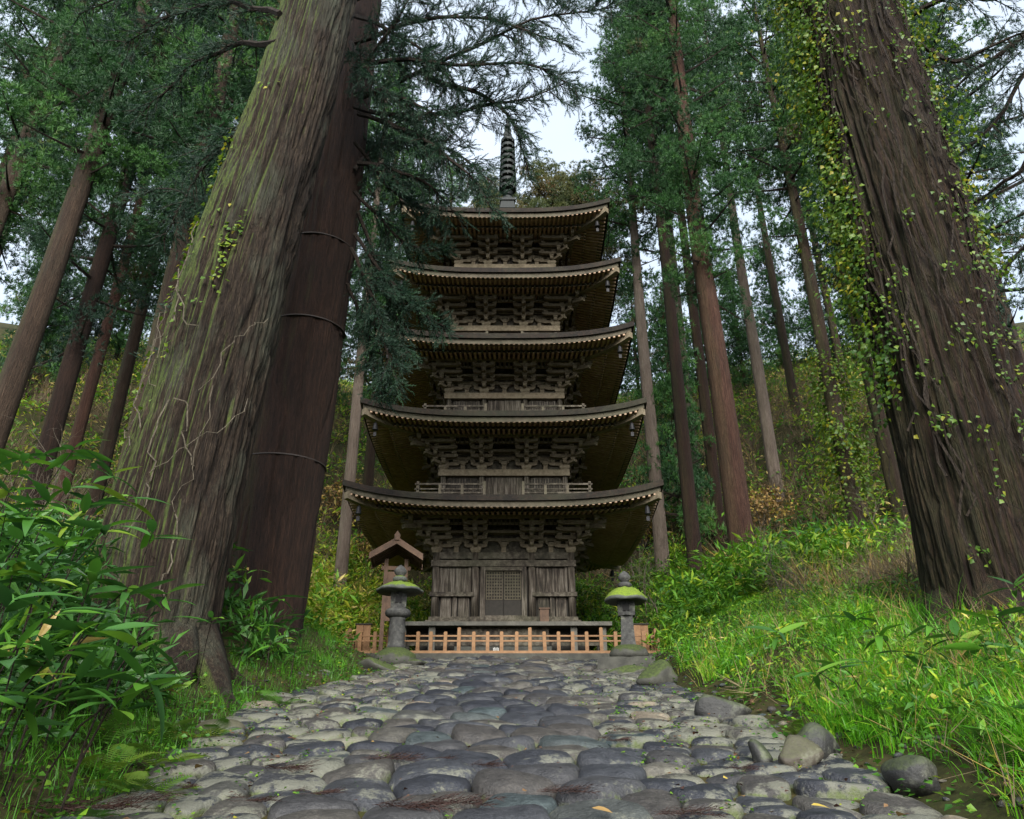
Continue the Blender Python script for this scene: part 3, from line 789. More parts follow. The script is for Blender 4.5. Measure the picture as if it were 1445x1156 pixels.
# storey walls
def cyl(r, z0, z1, n=14): w = MB(); w.lathe([(r, z0), (r, z1)], n); return w
def lattice(w, x0, x1, z0, z1, y, nx_, nz_, t=.018, dep=.03):
    for k in range(nx_ + 1):
        x = x0 + (x1 - x0) * k / nx_; w.box(x - t, x + t, y - dep, y, z0, z1)
    for k in range(nz_ + 1):
        z = z0 + (z1 - z0) * k / nz_; w.box(x0, x1, y - dep * .6, y - .003, z - t, z + t)
for i in range(5):
    b, zb, cx = Bb[i], Zb[i], COLX[i]
    z0 = PT if i == 0 else Zt[i - 1] + .66
    nm = 'wall' if i == 0 else 'upper_wall'
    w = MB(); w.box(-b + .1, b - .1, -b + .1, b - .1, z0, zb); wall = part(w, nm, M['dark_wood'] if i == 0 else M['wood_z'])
    cm = cyl(.13 if i == 0 else .10, z0, zb - .001).mesh('column', M['wood_z'], True)
    for s in range(4):
        ca, sa = math.cos(s * PI / 2), math.sin(s * PI / 2)
        for x in (-cx, cx, b): link('column', cm, wall, (x * ca + b * sa, x * sa - b * ca, 0))
    def ring2(name, z_0, z_1, outp, mat, parent=wall):
        w = MB()
        for k in range(4):
            c, q = [(1, 0), (0, 1), (-1, 0), (0, -1)][k]; dz = .002 * (k % 2); L = b + outp if k % 2 == 0 else b - .101
            w.add([(x * c - y * q, x * q + y * c, z + dz) for x, y, z in [(-L, -b - outp, z_0), (L, -b - outp, z_0), (L, -b + .1, z_0), (-L, -b + .1, z_0), (-L, -b - outp, z_1), (L, -b - outp, z_1), (L, -b + .1, z_1), (-L, -b + .1, z_1)]],
                  [(0, 3, 2, 1), (4, 5, 6, 7), (0, 1, 5, 4), (1, 2, 6, 5), (2, 3, 7, 6), (3, 0, 4, 7)])
        return part(w, name, mat, parent)
    if i == 0:
        ring2('sill_beam', PT, PT + .18, .26, M['wood_x'])
        ring2('lower_beam', PT + .182, PT + .30, .17, M['wood_x'])
        ring2('head_beam', PT + 1.93, PT + 2.14, .16, M['wood_x'])
        ring2('frieze_beam', PT + 2.20, PT + 2.42, .09, M['wood_x'])
        for s in range(4):
            a = s * PI / 2
            def fpart(w, name, mat, par=wall): return part(w, name, mat, par, rotz=a)
            for sg in (-1, 1):
                xa, xb = sorted((sg * (cx + .14), sg * (b - .14)))
                w = MB(); w.box(xa - .30 if sg < 0 else xa - .13, xb + .13 if sg < 0 else xb + .30, -b - .17, -b + .08, PT + .95, PT + 1.09); fpart(w, 'waist_rail', M['wood_x'])
                for k in range(4):                              # upright planks of the panel
                    q0 = xa + .08 + (xb - xa - .16) * k / 4; q1 = xa + .08 + (xb - xa - .16) * (k + 1) / 4
                    w = MB(); w.box(q0 + .005, q1 - .005, -b - .02 + .008 * (k % 2), -b + .12, PT + 1.10, PT + 1.92); fpart(w, 'plank', M['wood_z'])
                for q0 in (xa + .0, xb - .08):
                    w = MB(); w.box(q0, q0 + .08, -b - .06, -b + .12, PT + 1.095, PT + 1.925); fpart(w, 'panel_frame', M['wood_z'])
                mid = (xa + xb) / 2
                for q0, q1 in ((xa, mid - .07), (mid + .07, xb)):
                    w = MB(); w.box(q0 + .05, q1 - .05, -b - .03, -b + .12, PT + .31, PT + .94); fpart(w, 'lower_panel', M['wood_z'])
                w = MB(); w.box(mid - .07, mid + .07, -b - .07, -b + .12, PT + .305, PT + .945); fpart(w, 'panel_frame', M['wood_z'])
            # central doorway
            for sg in (-1, 1):
                xa, xb = sorted((sg * .60, sg * .76)); w = MB(); w.box(xa, xb, -b - .14, -b + .1, PT + .305, PT + 1.925); fpart(w, 'door_post', M['wood_z'])
            w = MB(); w.box(-.60, .60, -b - .13, -b + .1, PT + 1.80, PT + 1.92); fpart(w, 'door_lintel', M['wood_x'])
            w = MB(); w.box(-.76, .76, -b - .22, -b + .1, PT + .183, PT + .33); fpart(w, 'threshold', M['wood_x'])
            for sg in (-1, 1):
                xa, xb = sorted((sg * .01, sg * .595))
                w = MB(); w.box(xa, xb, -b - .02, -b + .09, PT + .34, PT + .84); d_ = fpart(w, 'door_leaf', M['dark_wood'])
                w = MB(); lattice(w, xa + .03, xb - .03, PT + .87, PT + 1.78, -b - .02, 6, 9, .016); fpart(w, 'lattice', M['fascia'])
    else:
        ring2('sill_beam', z0, z0 + .13, .08, M['wood_x'])
        ring2('head_beam', zb - .23, zb - .002, .17, M['bracket'])
        r = b + .78
        w = MB(); w.box(-r - .08, r + .08, -r - .08, r + .08, z0 - .16, z0 - .04); part(w, 'balcony_floor', M['wood_x'], wall)
        for s in range(4):
            a = s * PI / 2
            def fpart(w, name, mat, par=wall): return part(w, name, mat, par, rotz=a)
            for k in range(6):
                q0 = -cx + .14 + (2 * cx - .28) * k / 6; q1 = q0 + (2 * cx - .28) / 6
                w = MB(); w.box(q0 + .005, q1 - .005, -b - .03 - .006 * (k % 2), -b + .11, z0 + .135, zb - .235); fpart(w, 'door_plank', M['wood_z'])
            for sg in (-1, 1):
                xa, xb = sorted((sg * (cx + .14), sg * (b - .14)))
                w = MB(); w.box(xa, xb, -b + .02, -b + .11, z0 + .135, zb - .235); win = fpart(w, 'window', M['dark_wood'])
                w = MB(); lattice(w, xa + .05, xb - .05, z0 + .19, zb - .27, -b + .018, 10, 3, .022); part(w, 'window_bars', M['wood_z'], win)
            g = .66
            for sg in (-1, 1):
                xa, xb = sorted((sg * g, sg * r))
                for kk, (zz, tt) in enumerate(((.05, .03), (.19, .024), (.36, .03))):
                    w = MB(); w.box(xa - (.1 if sg < 0 else 0), xb + (.1 if sg > 0 else 0), -r - tt, -r + tt, z0 + zz + .003 * (s % 2), z0 + zz + 2 * tt + .003 * (s % 2)); fpart(w, 'balustrade_rail', M['wood_x'])
                for k in range(4):
                    if k == 3 and sg > 0: continue
                    x = sg * (g + (r - g) * k / 3); w = MB(); w.box(x - .045, x + .045, -r - .045, -r + .045, z0 - .04, z0 + (.48 if k in (0, 3) else .355)); fpart(w, 'balustrade_post', M['fascia'])

# spire
sp_o = part((lambda w: (w.frust(0, 0, 22.0, 22.55, .55, .55, .45, .45), w.box(-.55, .55, -.55, .55, 22.55, 22.68), w.lathe([(.5, 22.68), (.46, 22.9), (.3, 23.05), (.12, 23.1), (.3, 23.16), (.42, 23.34), (.1, 23.36), (.075, 23.4), (.07, 28.2), (.0, 28.2)], 20))[-1] or w)(MB()), 'spire', M['bronze'])
for k in range(9):
    z = 23.55 + k * .43; r = .62 - .014 * k
    w = MB(); n = 22
    w.loft([[(rr * math.cos(2 * PI * j / n), rr * math.sin(2 * PI * j / n), z + zz) for j in range(n)] for rr, zz in ((.06, .05), (r * .8, .05), (r, .02), (r, .20), (r * .8, .26), (.06, .28))])
    for j in range(8):
        a = j * PI / 4; w.box(math.cos(a) * r - .02, math.cos(a) * r + .02, math.sin(a) * r - .02, math.sin(a) * r + .02, z - .1, z + .03)
    part(w, 'spire_ring', M['bronze'], sp_o)
w = MB()
for k in range(4):
    a = k * PI / 2 + .4; pr = [(.05, 27.3), (.30, 27.35), (.38, 27.6), (.26, 27.8), (.30, 28.05), (.12, 28.3), (.04, 28.2)]
    c, s = math.cos(a), math.sin(a)
    w.loft([[(p * c - .012 * s, p * s + .012 * c, z) for p, z in pr], [(p * c + .012 * s, p * s - .012 * c, z) for p, z in pr]])
part(w, 'flame_finial', M['bronze'], sp_o)
w = MB(); w.lathe([(.05, 28.15), (.2, 28.25), (.22, 28.38), (.1, 28.5), (.07, 28.55), (.19, 28.66), (.2, 28.78), (.1, 28.92), (0.0, 29.05)], 16); part(w, 'jewel', M['bronze'], sp_o, True)

sp_o.scale = (.64, .64, .83); sp_o.location = (.08, 0, 20.05 - 22 * .82)
# offering post standing on the platform
o = thing('offering_box', 'small brown wooden box post standing on the platform edge beside the door', 'box', (PX + 1.3, PYC - 3.0, TERR + PT))
w = MB(); w.box(-.14, .14, -.1, .1, 0, .42); part(w, 'box_body', M['sign_wood'], o)
w = MB(); w.box(-.17, .17, -.13, .13, .421, .46); part(w, 'box_lid', M['sign_wood'], o)

# ------------------------------------------------------------------ fence of new wood
FY, FX0, FX1 = 20.8, -4.46, 3.92
FZ = TERR + .34
def fence_run(label, org, rotz, length, tall_every, first_tall, spacing=.465, tall_ends=False):
    f = thing('wooden_fence', label, 'fence', org, rotz); f.scale = (1, 1, .72)
    w = MB(); w.box(-.04, length + .04, -.07, .07, .0, .11); part(w, 'bottom_rail', M['new_wood'], f)
    for z in (.44, .62):
        w = MB(); w.box(-.02, length + .02, -.03, .03, z, z + .055); part(w, 'rail', M['new_wood'], f)
    n = int(round(length / spacing))
    pmS = {}
    for k in range(n + 1):
        hgt = .95 if (k - first_tall) % tall_every == 0 else .80
        if hgt not in pmS:
            w = MB(); w.box(-.046, .046, -.05, .05, .112, hgt - .03); w.frust(0, 0, hgt - .03, hgt, .046, .05, .03, .035); pmS[hgt] = w.mesh('fence_post', M['new_wood'])
        link('fence_post', pmS[hgt], f, (length * k / n + (prng.normal(0, .008) if 0 < k < n else 0), -.012, 0), None).rotation_euler = (prng.normal(0, .006), prng.normal(0, .008), prng.normal(0, .04))
    return f
mb = MB(); mb.box(FX0 - .2, FX1 + .2, FY - .2, FY + .22, TERR - .2, FZ - .002); kerb = part(mb, 'kerb', M['mossy_rock'], None); tag(kerb, 'long low mossy stone kerb under the front fence', 'kerb')
fence_run('orange new-wood picket fence in front of the pagoda platform', (FX0, FY, FZ), 0, FX1 - FX0, 5, 8, .38)
fence_run('new-wood side fence running back along the left of the pagoda', (FX0 + .02, FY + .18, FZ), PI / 2, 8.4, 4, 0, .5)
fence_run('new-wood side fence running back along the right of the pagoda', (FX1 - .02, FY + .18, FZ), PI / 2, 8.4, 4, 0, .5)
for sx, lab in ((FX0 + .36, 'tall plank panel inside the left corner of the wooden fence'), (FX1 - .36, 'tall plank panel inside the right corner of the wooden fence')):
    o = thing('plank_panel', lab, 'panel', (sx, FY + .4, FZ - .3))
    for k in range(2):
        w = MB(); w.box(-.2 + k * .2 + .004, k * .2 - .004, -.02 + .01 * k, .03 + .01 * k, .0, 1.12); part(w, 'plank', M['new_wood'], o)
    w = MB(); w.box(-.23, .23, -.05, .06, 1.122, 1.155); part(w, 'cap_rail', M['dark_wood'], o)

# ------------------------------------------------------------------ stone lanterns
def lantern(label, loc, tall, seed, sc=1.0):
    L = thing('stone_lantern', label, 'lantern', loc, (.12 if tall else -.15)); L.scale = (sc, sc, sc)
    hx = lambda w, prof: w.lathe(prof, 6, rot=PI / 6)
    if tall:
        w = MB(); w.lathe([(.62, -.1), (.66, .10), (.60, .30), (.40, .42), (.30, .47)], 20); part(w, 'base', M['mossy_rock'], L, True)
        w = MB(); w.lathe([(.30, .465), (.27, .52), (.255, .62), (.24, 1.30), (.26, 1.36)], 20); part(w, 'shaft', M['lantern'], L, True)
        w = MB(); w.lathe([(.26, 1.361), (.37, 1.43), (.40, 1.52), (.37, 1.60), (.25, 1.66)], 20); part(w, 'collar', M['lantern'], L, True)
        z = 1.662
    else:
        w = MB(); w.box(-.95, .75, -.55, .55, -.12, .30); part(w, 'plinth', M['mossy_rock'], L)
        w = MB(); w.lathe([(.58, .301), (.60, .42), (.52, .60), (.36, .67)], 20); part(w, 'base', M['mossy_rock'], L, True)
        w = MB(); w.lathe([(.34, .665), (.32, .72), (.30, .80), (.25, 1.50), (.27, 1.55)], 4, rot=PI / 4); part(w, 'shaft', M['lantern'], L)
        z = 1.552
    a = .27 if tall else .30
    fb = part((lambda w: (hx(w, [(a, z), (a + .02, z + .46)]) or w))(MB()), 'fire_box', M['lantern'], L)
    w = MB(); w.box(-.095, .095, -a - .012, -a + .12, z + .13, z + .34); part(w, 'fire_box_opening_shade', M['black'], fb)  # solid near-black block; the shade of the hollow is put into its colour
    z += .461
    rr = .74 if tall else .68; n = 24; w = MB()
    prof = [(.25, 0), (rr * .97, .03), (rr, .07), (rr * .96, .11), (rr * .72, .21), (rr * .45, .30), (.17, .35)]
    if not tall: prof = [(.25, 0), (rr * .95, -.03), (rr, .03), (rr * .95, .10), (rr * .75, .25), (rr * .5, .36), (.2, .41)]
    w.loft([[(p * (1 + .05 * math.sin(j * 1.9 + seed) * math.sin(j * .7 + q * 9)) * math.cos(2 * PI * j / n), p * (1 + .05 * math.sin(j * 1.9 + seed) * math.sin(j * .7 + q * 9)) * math.sin(2 * PI * j / n), z + q + .018 * math.sin(j * 1.3 + p * 7 + seed)) for j in range(n)] for p, q in prof]); part(w, 'cap', M['lantern_cap_half' if tall else 'lantern_cap'], L, True)
    z += .35 if tall else .41
    w = MB(); w.lathe([(.2, z), (.23, z + .10), (.16, z + .17)], 16); part(w, 'finial_base', M['lantern_cap_half' if tall else 'lantern'], L, True)
    w = MB(); w.lathe([(.11, z + .168), (.12, z + .2), (.19, z + .27), (.2, z + .35), (.14, z + .44), (.03, z + .53), (0, z + .54)], 16); part(w, 'finial', M['lantern'], L, True)
    return L
p = on_path(557, 938, .02); lantern('stone lantern with round shaft beside the roofed notice post, half-mossy cap', tuple(p), True, 1, .75)
p = on_path(889, 944, .02); lantern('stone lantern with square shaft and bright green mossy cap on a block plinth', tuple(p), False, 2, .69)

# ------------------------------------------------------------------ roofed notice post
p = at(557, 850, 20.0)
o = thing('roofed_notice_board', 'brown wooden roofed notice board rising behind the round-shaft lantern', 'notice board', (p[0] - .02, 20.0, TERR - .05), .12); o.scale = (.78, .78, .86)
for x in (-.34, .34):
    w = MB(); w.box(x - .065, x + .065, -.065, .065, 0, 3.2); part(w, 'post', M['sign_wood'], o)
w = MB(); w.box(-.5, .5, -.05, .05, 2.85, 2.97); part(w, 'tie_beam', M['sign_wood'], o)
w = MB(); w.box(-.274, .274, -.03, .03, 1.3, 2.8); part(w, 'board', M['sign_wood'], o)
rf = None
for sg in (-1, 1):
    w = MB(); w.loft([[(0, -.75, 3.62), (0, -.75, 3.70), (sg * .88, -.75, 3.19), (sg * .88, -.75, 3.11)], [(0, .75, 3.62), (0, .75, 3.70), (sg * .88, .75, 3.19), (sg * .88, .75, 3.11)]]); rf = part(w, 'roof_slope', M['sign_wood'], o)
    for yy in (-.78, .78):
        w = MB(); w.loft([[(0, yy - .03, 3.52), (0, yy - .03, 3.73), (sg * .9, yy - .03, 3.22), (sg * .9, yy - .03, 3.02)], [(0, yy + .03, 3.52), (0, yy + .03, 3.73), (sg * .9, yy + .03, 3.22), (sg * .9, yy + .03, 3.02)]]); part(w, 'gable_board', M['sign_wood'], rf)
    for k in range(5):
        yy = -.6 + k * .3; w = MB(); w.loft([[(0, yy - .03, 3.54), (0, yy + .03, 3.54), (0, yy + .03, 3.615), (0, yy - .03, 3.615)], [(sg * .8, yy - .03, 3.08), (sg * .8, yy + .03, 3.08), (sg * .8, yy + .03, 3.155), (sg * .8, yy - .03, 3.155)]]); part(w, 'rafter', M['sign_wood'], rf)
w = MB(); w.box(-.07, .07, -.84, .84, 3.68, 3.80); w.loft([[(-.08, -.86, 3.62), (.08, -.86, 3.62), (.1, -.86, 3.78), (0, -.86, 3.92), (-.1, -.86, 3.78)], [(-.08, -.80, 3.62), (.08, -.80, 3.62), (.1, -.80, 3.78), (0, -.80, 3.92), (-.1, -.80, 3.78)]]); part(w, 'ridge', M['sign_wood'], o)

# ------------------------------------------------------------------ trees
def trunk_mesh(name, pts, rad, seg, rings, mat, amp=.05, flare=.5, twist=0.0, seed=1, lobes=5, fl_h=1.0):
    """pts: polyline (z ascending) in local coordinates, rad: radius at each"""
    pts = np.array(pts, float); zz = pts[:, 2]
    t = np.linspace(0, 1, rings) ** 1.0; z = zz[0] + (zz[-1] - zz[0]) * t
    cx = np.interp(z, zz, pts[:, 0]); cy = np.interp(z, zz, pts[:, 1]); r = np.interp(z, zz, rad)
    if rings > 60:
        kk = np.ones(15) / 15
        for arr in (cx, cy, r):
            pad = np.concatenate([np.full(7, arr[0]), arr, np.full(7, arr[-1])]); arr[:] = np.convolve(pad, kk, 'valid')
    u = np.arange(seg) / seg
    U, Zr = np.meshgrid(u, z); Tn = (Zr - z[0]) / (z[-1] - z[0]); Rr = r[:, None]
    Uw = (U + twist * Tn + .02 * (vnoise(U, Tn, 6, 12, seed + 5) - .5)) % 1.0
    H = z[-1] - z[0]
    d = np.zeros_like(U)
    for (nu, nv, a) in ((9, int(H / 3.0) + 2, 1.0), (30, int(H / 2.2) + 2, .75), (64, int(H / 1.0) + 3, .5), (120, int(H / .5) + 4, .4)):
        if nu > seg / 2.6: continue
        q = vnoise(Uw, Tn, nu, nv, seed + nu)
        d += a * ((np.minimum(1, np.abs(q - .5) * 5.0) ** .7 - .8) if nu > 20 else (q - .5))
    d = d * amp
    fl = flare * np.exp(-(Zr - z[0]) / fl_h)
    ph = seed * 1.7
    lob = .55 + .45 * np.cos(2 * PI * lobes * U + ph + .8 * np.sin(2 * PI * U * 2 + ph)) * np.clip(1.5 - (Zr - z[0]) / (3 * fl_h), 0, 1)
    rr = Rr * (1 + fl * lob) + d * Rr
    A = U * 2 * PI
    X = cx[:, None] + rr * np.cos(A); Y = cy[:, None] + rr * np.sin(A)
    V = np.stack([X, Y, Zr], -1).reshape(-1, 3)
    i = np.arange(rings * seg).reshape(rings, seg); j = np.roll(i, -1, 1)
    F = np.stack([i[:-1], j[:-1], j[1:], i[1:]], -1).reshape(-1, 4)
    return np_mesh(name, V, F, mat, True)


# tuft of needle shoots: triangles spreading in a cone round +x
def tuft_template(n, spread, w, seed, fork=True):
    r = np.random.default_rng(seed); V = []; F = []
    for k in range(n):
        a = 2 * PI * k / n + r.uniform(-.3, .3); s = spread * r.uniform(.35, 1.1); L = r.uniform(.65, 1.05)
        d = np.array([math.cos(s), math.sin(s) * math.cos(a), math.sin(s) * math.sin(a)])
        side = np.cross(d, r.normal(size=3)); side /= np.linalg.norm(side)
        b = d * .08; m = d * L * .6; o = len(V)
        if fork: V += [b, m + side * w, d * L, m - side * w]; F += [(o, o + 1, o + 2), (o, o + 2, o + 3)]
        else: V += [d * .12 - side * w, d * .12 + side * w, d * L]; F += [(o, o + 1, o + 2)]
    return np.array(V), np.array(F)


TUFTS = [tuft_template(7, 1.0, .09, s, False) for s in (1, 2, 3)]
FINE = [tuft_template(10, 1.0, .07, s, False) for s in (4, 5, 6)]


def add_tufts(bag, P, D, S, tint, temps, r):
    which = r.integers(0, len(temps), len(P))
    for q, (tv, tf) in enumerate(temps):
        k = which == q
        if not k.any(): continue
        R = frames(D[k], r.normal(size=(k.sum(), 3)))
        V, F = scatter(tv, tf, R, P[k], S[k]); bag.add(V, F, tint[k])


def crown(name, seed, H, cb, R, n_br, puffs, tpp, ts, mat, temps, droop=.15, profile='col', pr=(.55, 1.0), rad0=.3):
    """crown mesh + limb mesh of one tree, origin at the foot of the trunk"""
    r = np.random.default_rng(seed); bag = Bag(); lm = MB()
    for k in range(n_br):
        f = (k + r.uniform(0, 1)) / n_br; z0 = cb + (H - cb) * f ** .95
        if profile == 'col': L = R * (.55 + .45 * math.sin(PI * min(1, f * 1.1 + .1))) * (1 if f < .8 else max(.25, (1 - f) / .2 * .85 + .15))
        elif profile == 'round': L = R * math.sqrt(max(.05, 1 - (2 * f - 1) ** 2))
        else: L = R * (1.05 - .75 * f)
        L *= r.uniform(.55, 1.15); a = k * 2.399 + r.uniform(-.5, .5)
        el = r.uniform(-.25, .25) + .35 * f - droop
        dr = np.array([math.cos(a), math.sin(a), 0.])
        B = np.array([0, 0, z0]); pts = [B + dr * L * s + np.array([0, 0, el * L * s + .35 * droop * L * s * s * 2 - .0]) for s in (0, .35, .7, 1.0)]
        r0 = max(.02, .02 + .018 * L)
        lm.tube(pts, [r0, r0 * .75, r0 * .5, r0 * .22], 4)
        bt = np.clip(.48 + r.normal(0, .2), 0.05, .85)
        nb = max(1, int(round(puffs * L / R * .42 + r.uniform(-.3, .5))))
        for q in range(nb):                                      # boughs: tight groups of puffs
            s = (.30 + .72 * (q + r.uniform(.35, .75)) / nb) if nb > 1 else r.uniform(.6, .95)
            c0 = np.array([np.interp(min(s, 1), (0, .35, .7, 1.0), [p[j] for p in pts]) for j in range(3)]) + dr * L * max(0, s - 1)
            side = np.array([-dr[1], dr[0], 0]); c0 = c0 + side * r.normal(0, .22) * L * s + np.array([0, 0, r.uniform(-.05, .2)])
            m = int(r.integers(3, 7)); brn = r.random() < .03; bt2 = np.clip(bt + r.normal(0, .08), .03, .85)
            for k2 in range(m):
                c = c0 + r.normal(0, .38, 3) * [1.15, 1.15, .55]; rad = r.uniform(*pr)
                n = max(6, int(tpp * rad * rad / .16))
                u = unit(n, r); u[:, 2] = np.where(r.random(n) < .72, np.abs(u[:, 2]), u[:, 2])
                P = c + u * np.array([1.1, 1.1, .8]) * rad * (.55 + .45 * r.random(n) ** .5)[:, None]
                D = u + dr * .25 + np.array([0, 0, .25]) + r.normal(0, .25, (n, 3))
                S = ts * r.uniform(.7, 1.3, n); ti = np.clip(bt2 + r.normal(0, .07, n), 0, .95)
                if brn: ti = np.clip(ti + .6, 0, 1)
                add_tufts(bag, P, D, S, ti, temps, r)
    for k in range(int(n_br * .55)):                             # boughs close in front of the trunk
        a = r.uniform(0, 2 * PI); z = cb + (H - cb) * r.random() ** 1.1 * .9; q = r.uniform(.55, 1.3) * min(1, R / 3)
        c = np.array([math.cos(a) * q, math.sin(a) * q, z]); bt = np.clip(.45 + r.normal(0, .2), .05, .85)
        for k2 in range(3):
            cc = c + r.normal(0, .3, 3); rad = r.uniform(*pr); n = max(6, int(tpp * rad * rad / .16)); u = unit(n, r)
            add_tufts(bag, cc + u * rad * (.55 + .45 * r.random((n, 1)) ** .5), u + [0, 0, .25] + r.normal(0, .25, (n, 3)), ts * r.uniform(.7, 1.3, n), np.clip(bt + r.normal(0, .07, n), 0, .95), temps, r)
    return bag.mesh(name + '_crown', mat), lm.mesh(name + '_limbs', M['limb'])


CR = {}
PR = (.26, .48)
CR['fine'] = crown('fine', 11, 34, 10.0, 3.2, 80, 5, 26, .20, M['cedar'], FINE, .15, 'col', PR)
CR['tall'] = crown('tall', 12, 34, 18, 3.6, 62, 5, 22, .24, M['cedar'], TUFTS, .05, 'col', PR)
CR['col'] = crown('col', 13, 32, 11, 3.3, 70, 5, 22, .24, M['cedar'], TUFTS, .15, 'col', PR)
CR['sparse'] = crown('sparse', 14, 34, 15, 3.8, 60, 5, 22, .24, M['cedar'], TUFTS, .05, 'col', PR)
CR['low'] = crown('low', 15, 30, 7.0, 3.9, 56, 5, 24, .20, M['cedar_near'], FINE, .2, 'col', PR)
CR['round'] = crown('round', 16, 26, 13, 4.8, 100, 6, 20, .26, M['cedar_autumn'], TUFTS, -.1, 'round', (.3, .55))
CR['young'] = crown('young', 18, 9, .8, 2.1, 46, 4, 20, .22, M['cedar'], TUFTS, .25, 'cone', PR)
print('crown tris', sum(len(c[0].polygons) for c in CR.values()))

TR = {}
for k_, (mat_) in enumerate(('bark_mid', 'bark_red', 'bark_pale', 'bark_dark')):
    TR[mat_] = [trunk_mesh('trunk', [(0, 0, -1.0), (.06 * s, .03, 6), (-.08 * s, .06, 14), (.05, -.05 * s, 24), (0, 0, 34)], [.56, .50, .42, .29, .05], 40, 70, M[mat_], .10, .35, .1 * s, 40 + k_ * 5 + s, 4, .6) for s in (1, 2)]


def tree(label, x, y, Y, r, bark, cr, sc=1.0, rot=0.0, group=None, dead=False, zsc=None, lean=(0, 0), name='cedar_tree', cat='tree', extra=None):
    p = at(x, y, Y); z = float(ter(p[0], Y)); r = r * (.60 if r > .3 else 1.0)
    t = thing(name, label, cat, (p[0], Y, z), rot, group)
    t.rotation_euler = (lean[0], lean[1], rot)
    h = sc if zsc is None else zsc
    th = h * (.70 if cr == 'round' else 1.0)
    tr = link('trunk', TR[bark][int(rng.integers(0, 2))], t); tr.scale = (r / .50, r / .50, th * (.30 if cr == 'young' else 1.0))
    for c_ in ([cr] if isinstance(cr, str) else cr):
        if not c_: continue
        a = link('crown', CR[c_][0], t); a.scale = (sc * .78, sc * .78, h); a['kind'] = 'stuff'
        b = link('limbs', CR[c_][1], t); b.scale = (sc * .78, sc * .78, h); b['kind'] = 'stuff'
    return t


BARKW = {'bark_mid': 'brown-barked', 'bark_dark': 'dark-barked', 'bark_pale': 'pale-barked', 'bark_red': 'reddish'}
CROWNW = {'col': 'foliage from mid-trunk up', 'tall': 'a high narrow crown', 'low': 'low hanging boughs', 'sparse': 'a thin open crown', 'fine': 'feathery boughs'}
GR = 'cedars standing on the wooded slope'
# right of the pagoda
tree('red-barked cedar with bare straight lower trunk at the foot of the right slope', 1018, 560, 22, .60, 'bark_red', 'fine', 1.1, .3)
tree('tall pale-barked cedar close behind the right eaves of the pagoda', 903, 420, 33, .50, 'bark_pale', 'sparse', 1.1, 1.0)
tree('slender pale-barked cedar between the tall pale cedar and the red-barked cedar', 955, 420, 36, .42, 'bark_pale', 'tall', 1.15, 2.0)
tree('ivy-clad cedar on the slope between the red-barked cedar and the leaning giant', 1163, 500, 28, .48, 'bark_mid', 'sparse', 1.05, 2.6)
tree('broken pale stub of a cedar on the slope', 1088, 640, 36, .5, 'bark_pale', 'tall', 1.1, .7)
tree('dark-barked cedar rising just left of the red-barked cedar', 972, 700, 30, .5, 'bark_dark', 'tall', 1.15, 3.9)
tree('dark thin cedar half hidden behind the red-barked cedar', 1012, 720, 34, .45, 'bark_dark', 'tall', 1.2, 5.2)
for (x, y, Y, r, bk, c, sc, rot) in (
        (1242, 600, 31, .5, 'bark_mid', 'col', 1.1, .4), (1285, 560, 36, .5, 'bark_dark', 'col', 1.05, 1.9), (1330, 500, 27, .5, 'bark_mid', 'col', 1.1, 4.1),
        (1400, 420, 20, .5, 'bark_dark', 'low', 1.0, 2.2), (1440, 520, 26, .5, 'bark_mid', 'col', 1.1, 3.2), (1120, 560, 44, .45, 'bark_mid', 'tall', 1.1, 1.2),
        (1195, 560, 46, .45, 'bark_mid', 'tall', 1.0, 4.7), 
        
        (1370, 500, 42, .45, 'bark_mid', 'tall', 1.1, 5.0)):
    tree(BARKW[bk] + ' cedar with ' + CROWNW[c] + ' on the slope right of the pagoda', x, y, Y, r, bk, c, sc, rot, GR + ' to the right')
# behind the pagoda: lower rounded crowns
tree('rounded brownish-green tree showing beside the spire', 775, 300, 47, .45, 'bark_mid', 'round', 1.04, .2, None, name='broad_tree')
tree('rounded green tree just behind the right top eave', 832, 300, 46, .45, 'bark_mid', 'round', .96, 2.2, None, name='broad_tree')
tree('low rounded tree hidden behind the upper storeys', 700, 320, 50, .45, 'bark_mid', 'round', 1.0, 4.2, None, name='broad_tree')
